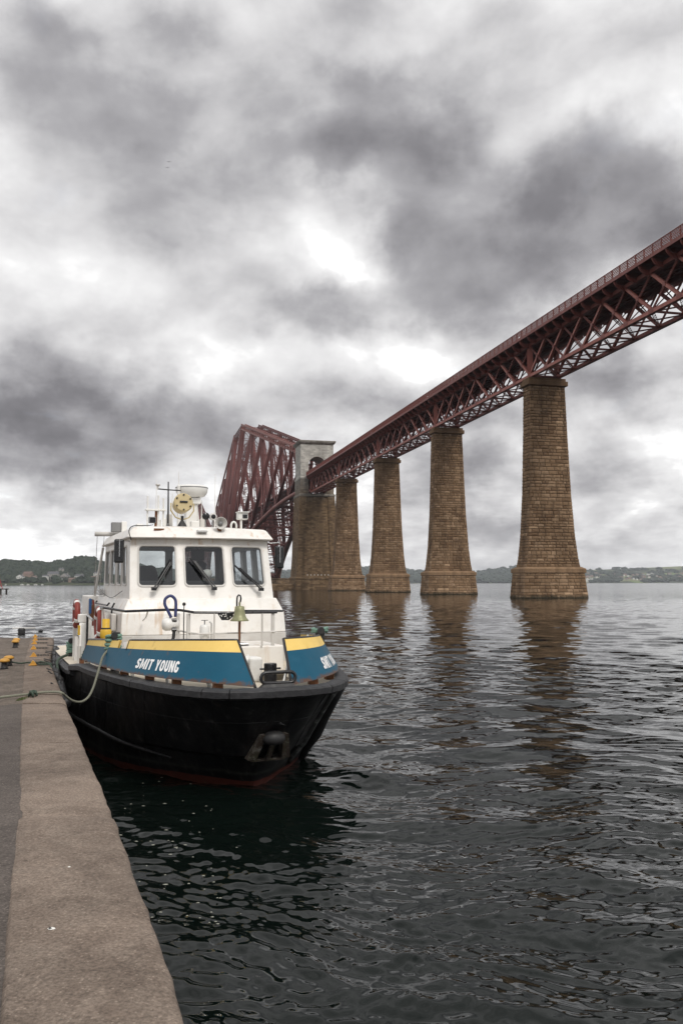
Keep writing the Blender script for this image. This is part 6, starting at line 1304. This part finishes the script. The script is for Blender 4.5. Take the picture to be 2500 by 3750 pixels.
# dark float off the quay end
c = gp(80, 2319, 0.0); e_ = empty('mooring_float', (c.x, c.y, 0), R(15), 'small dark float with pale plank beyond the quay end', 'float')
part('drum', 'iron', lambda m: m.lathe([(.12, -.1), (.2, -.02), (.2, .22), (.16, .3), (.02, .3)], 14), e_); part('plank', 'grey_white', lambda m: m.box((-.5, -.08, .26), (.75, .1, .33)), e_, bevel=.01)
c = gp(150, 2313, 0.0); e_ = empty('mooring_float', (c.x, c.y, 0), R(-10), 'low dark mooring line float nearest the quay hooks', 'float'); part('drum', 'iron', lambda m: m.lathe([(.05, -.05), (.13, 0), (.14, .08), (.02, .12)], 12), e_)
# moored boats along the far shore
for px, w, lb in ((22, 7, 'tiny white boat moored nearest the red beacon'), (82, 16, 'white moored boat below the gabled house on the far shore'), (104, 11, 'small white boat between two larger moored ones'), (132, 16, 'white moored boat off the tall white block'), (156, 9, 'tiny white boat moored under the waterside trees')):
    c = gp(px, 2143.5, 0.0); Y = 1735; d = ray(px, 2141); x = d.x * Y / d.y; L = w * Y / FPX; e_ = empty('moored_boat', (x, Y, 0), R(random.uniform(-25, 25)), lb, 'boat', 'small boats moored off the far shore')
    part('hull', 'h_white', lambda m: m.loft([[Vector((x_ * L / 2 * k, y_ * L * .14 * k, z)) for x_, y_ in ((-1, -.8), (.5, -1), (1.05, 0), (.5, 1), (-1, .8))] for z, k in ((-.3, .8), (.5, .95), (1.5, 1))]), e_); part('cabin', 'h_white', lambda m: m.box((-L * .25, -L * .09, 1.4), (L * .15, L * .09, 2.9)), e_); part('cabin_window', 'h_pane', lambda m: m.box((-L * .2, -L * .095, 1.9), (L * .1, -L * .08, 2.5)), e_)
# gulls high up
M['gull'] = paint('gull', (.12, .12, .12), .8, .1, 5)
for px, py, Y, lb in ((619, 593, 160, 'upper gull of the pair high in the cloud'), (614, 614, 165, 'lower gull of the pair high in the cloud'), (1014, 1447, 200, 'lone gull above the arched tower')):
    d = ray(px, py); p = Vector((0, 0, HC)) + d * (Y / d.y); m = MB(); ws = [(-.62, .0, .06), (-.3, .02, .16), (0, 0, 0), (.3, .02, .16), (.62, .0, .06)]
    g = [[Vector((x, y - .07 * (1 - abs(x)), z)) for x, y, z in ws], [Vector((x, y + .08 * (1 - abs(x)), z)) for x, y, z in ws]]; m.sheet(g); m.sheet([[q - Vector((0, 0, .015)) for q in r_] for r_ in g][::-1]); m.lathe([(.01, -.24), (.05, -.14), (.07, 0), (.04, .16), (.01, .24)], 8, Matrix.Rotation(R(90), 4, 'X')); o = m.build('gull', M['gull']); o.location = p; o.scale = (.7, .7, .7); tag(o, lb, 'gull', 'gulls in the sky')

# ================================================================== AIR
hm = MB(); hm.box((-9600, -9600, -9), (9600, 9600, 118)); hz = hm.build('haze', None); hz.data.materials.clear()
mh = bpy.data.materials.new('haze_air'); mh.use_nodes = True; th_ = NT(mh.node_tree); th_.n.clear(); oh = th_.node('ShaderNodeOutputMaterial'); pv = th_.node('ShaderNodeVolumePrincipled')
pv.inputs['Color'].default_value = (.86, .90, .96, 1); pv.inputs['Density'].default_value = 8e-5; pv.inputs['Anisotropy'].default_value = .0; th_.l.new(pv.outputs[0], oh.inputs['Volume'])
hz.data.materials.append(mh); tag(hz, 'thin pale haze over the estuary', 'haze', kind='stuff')
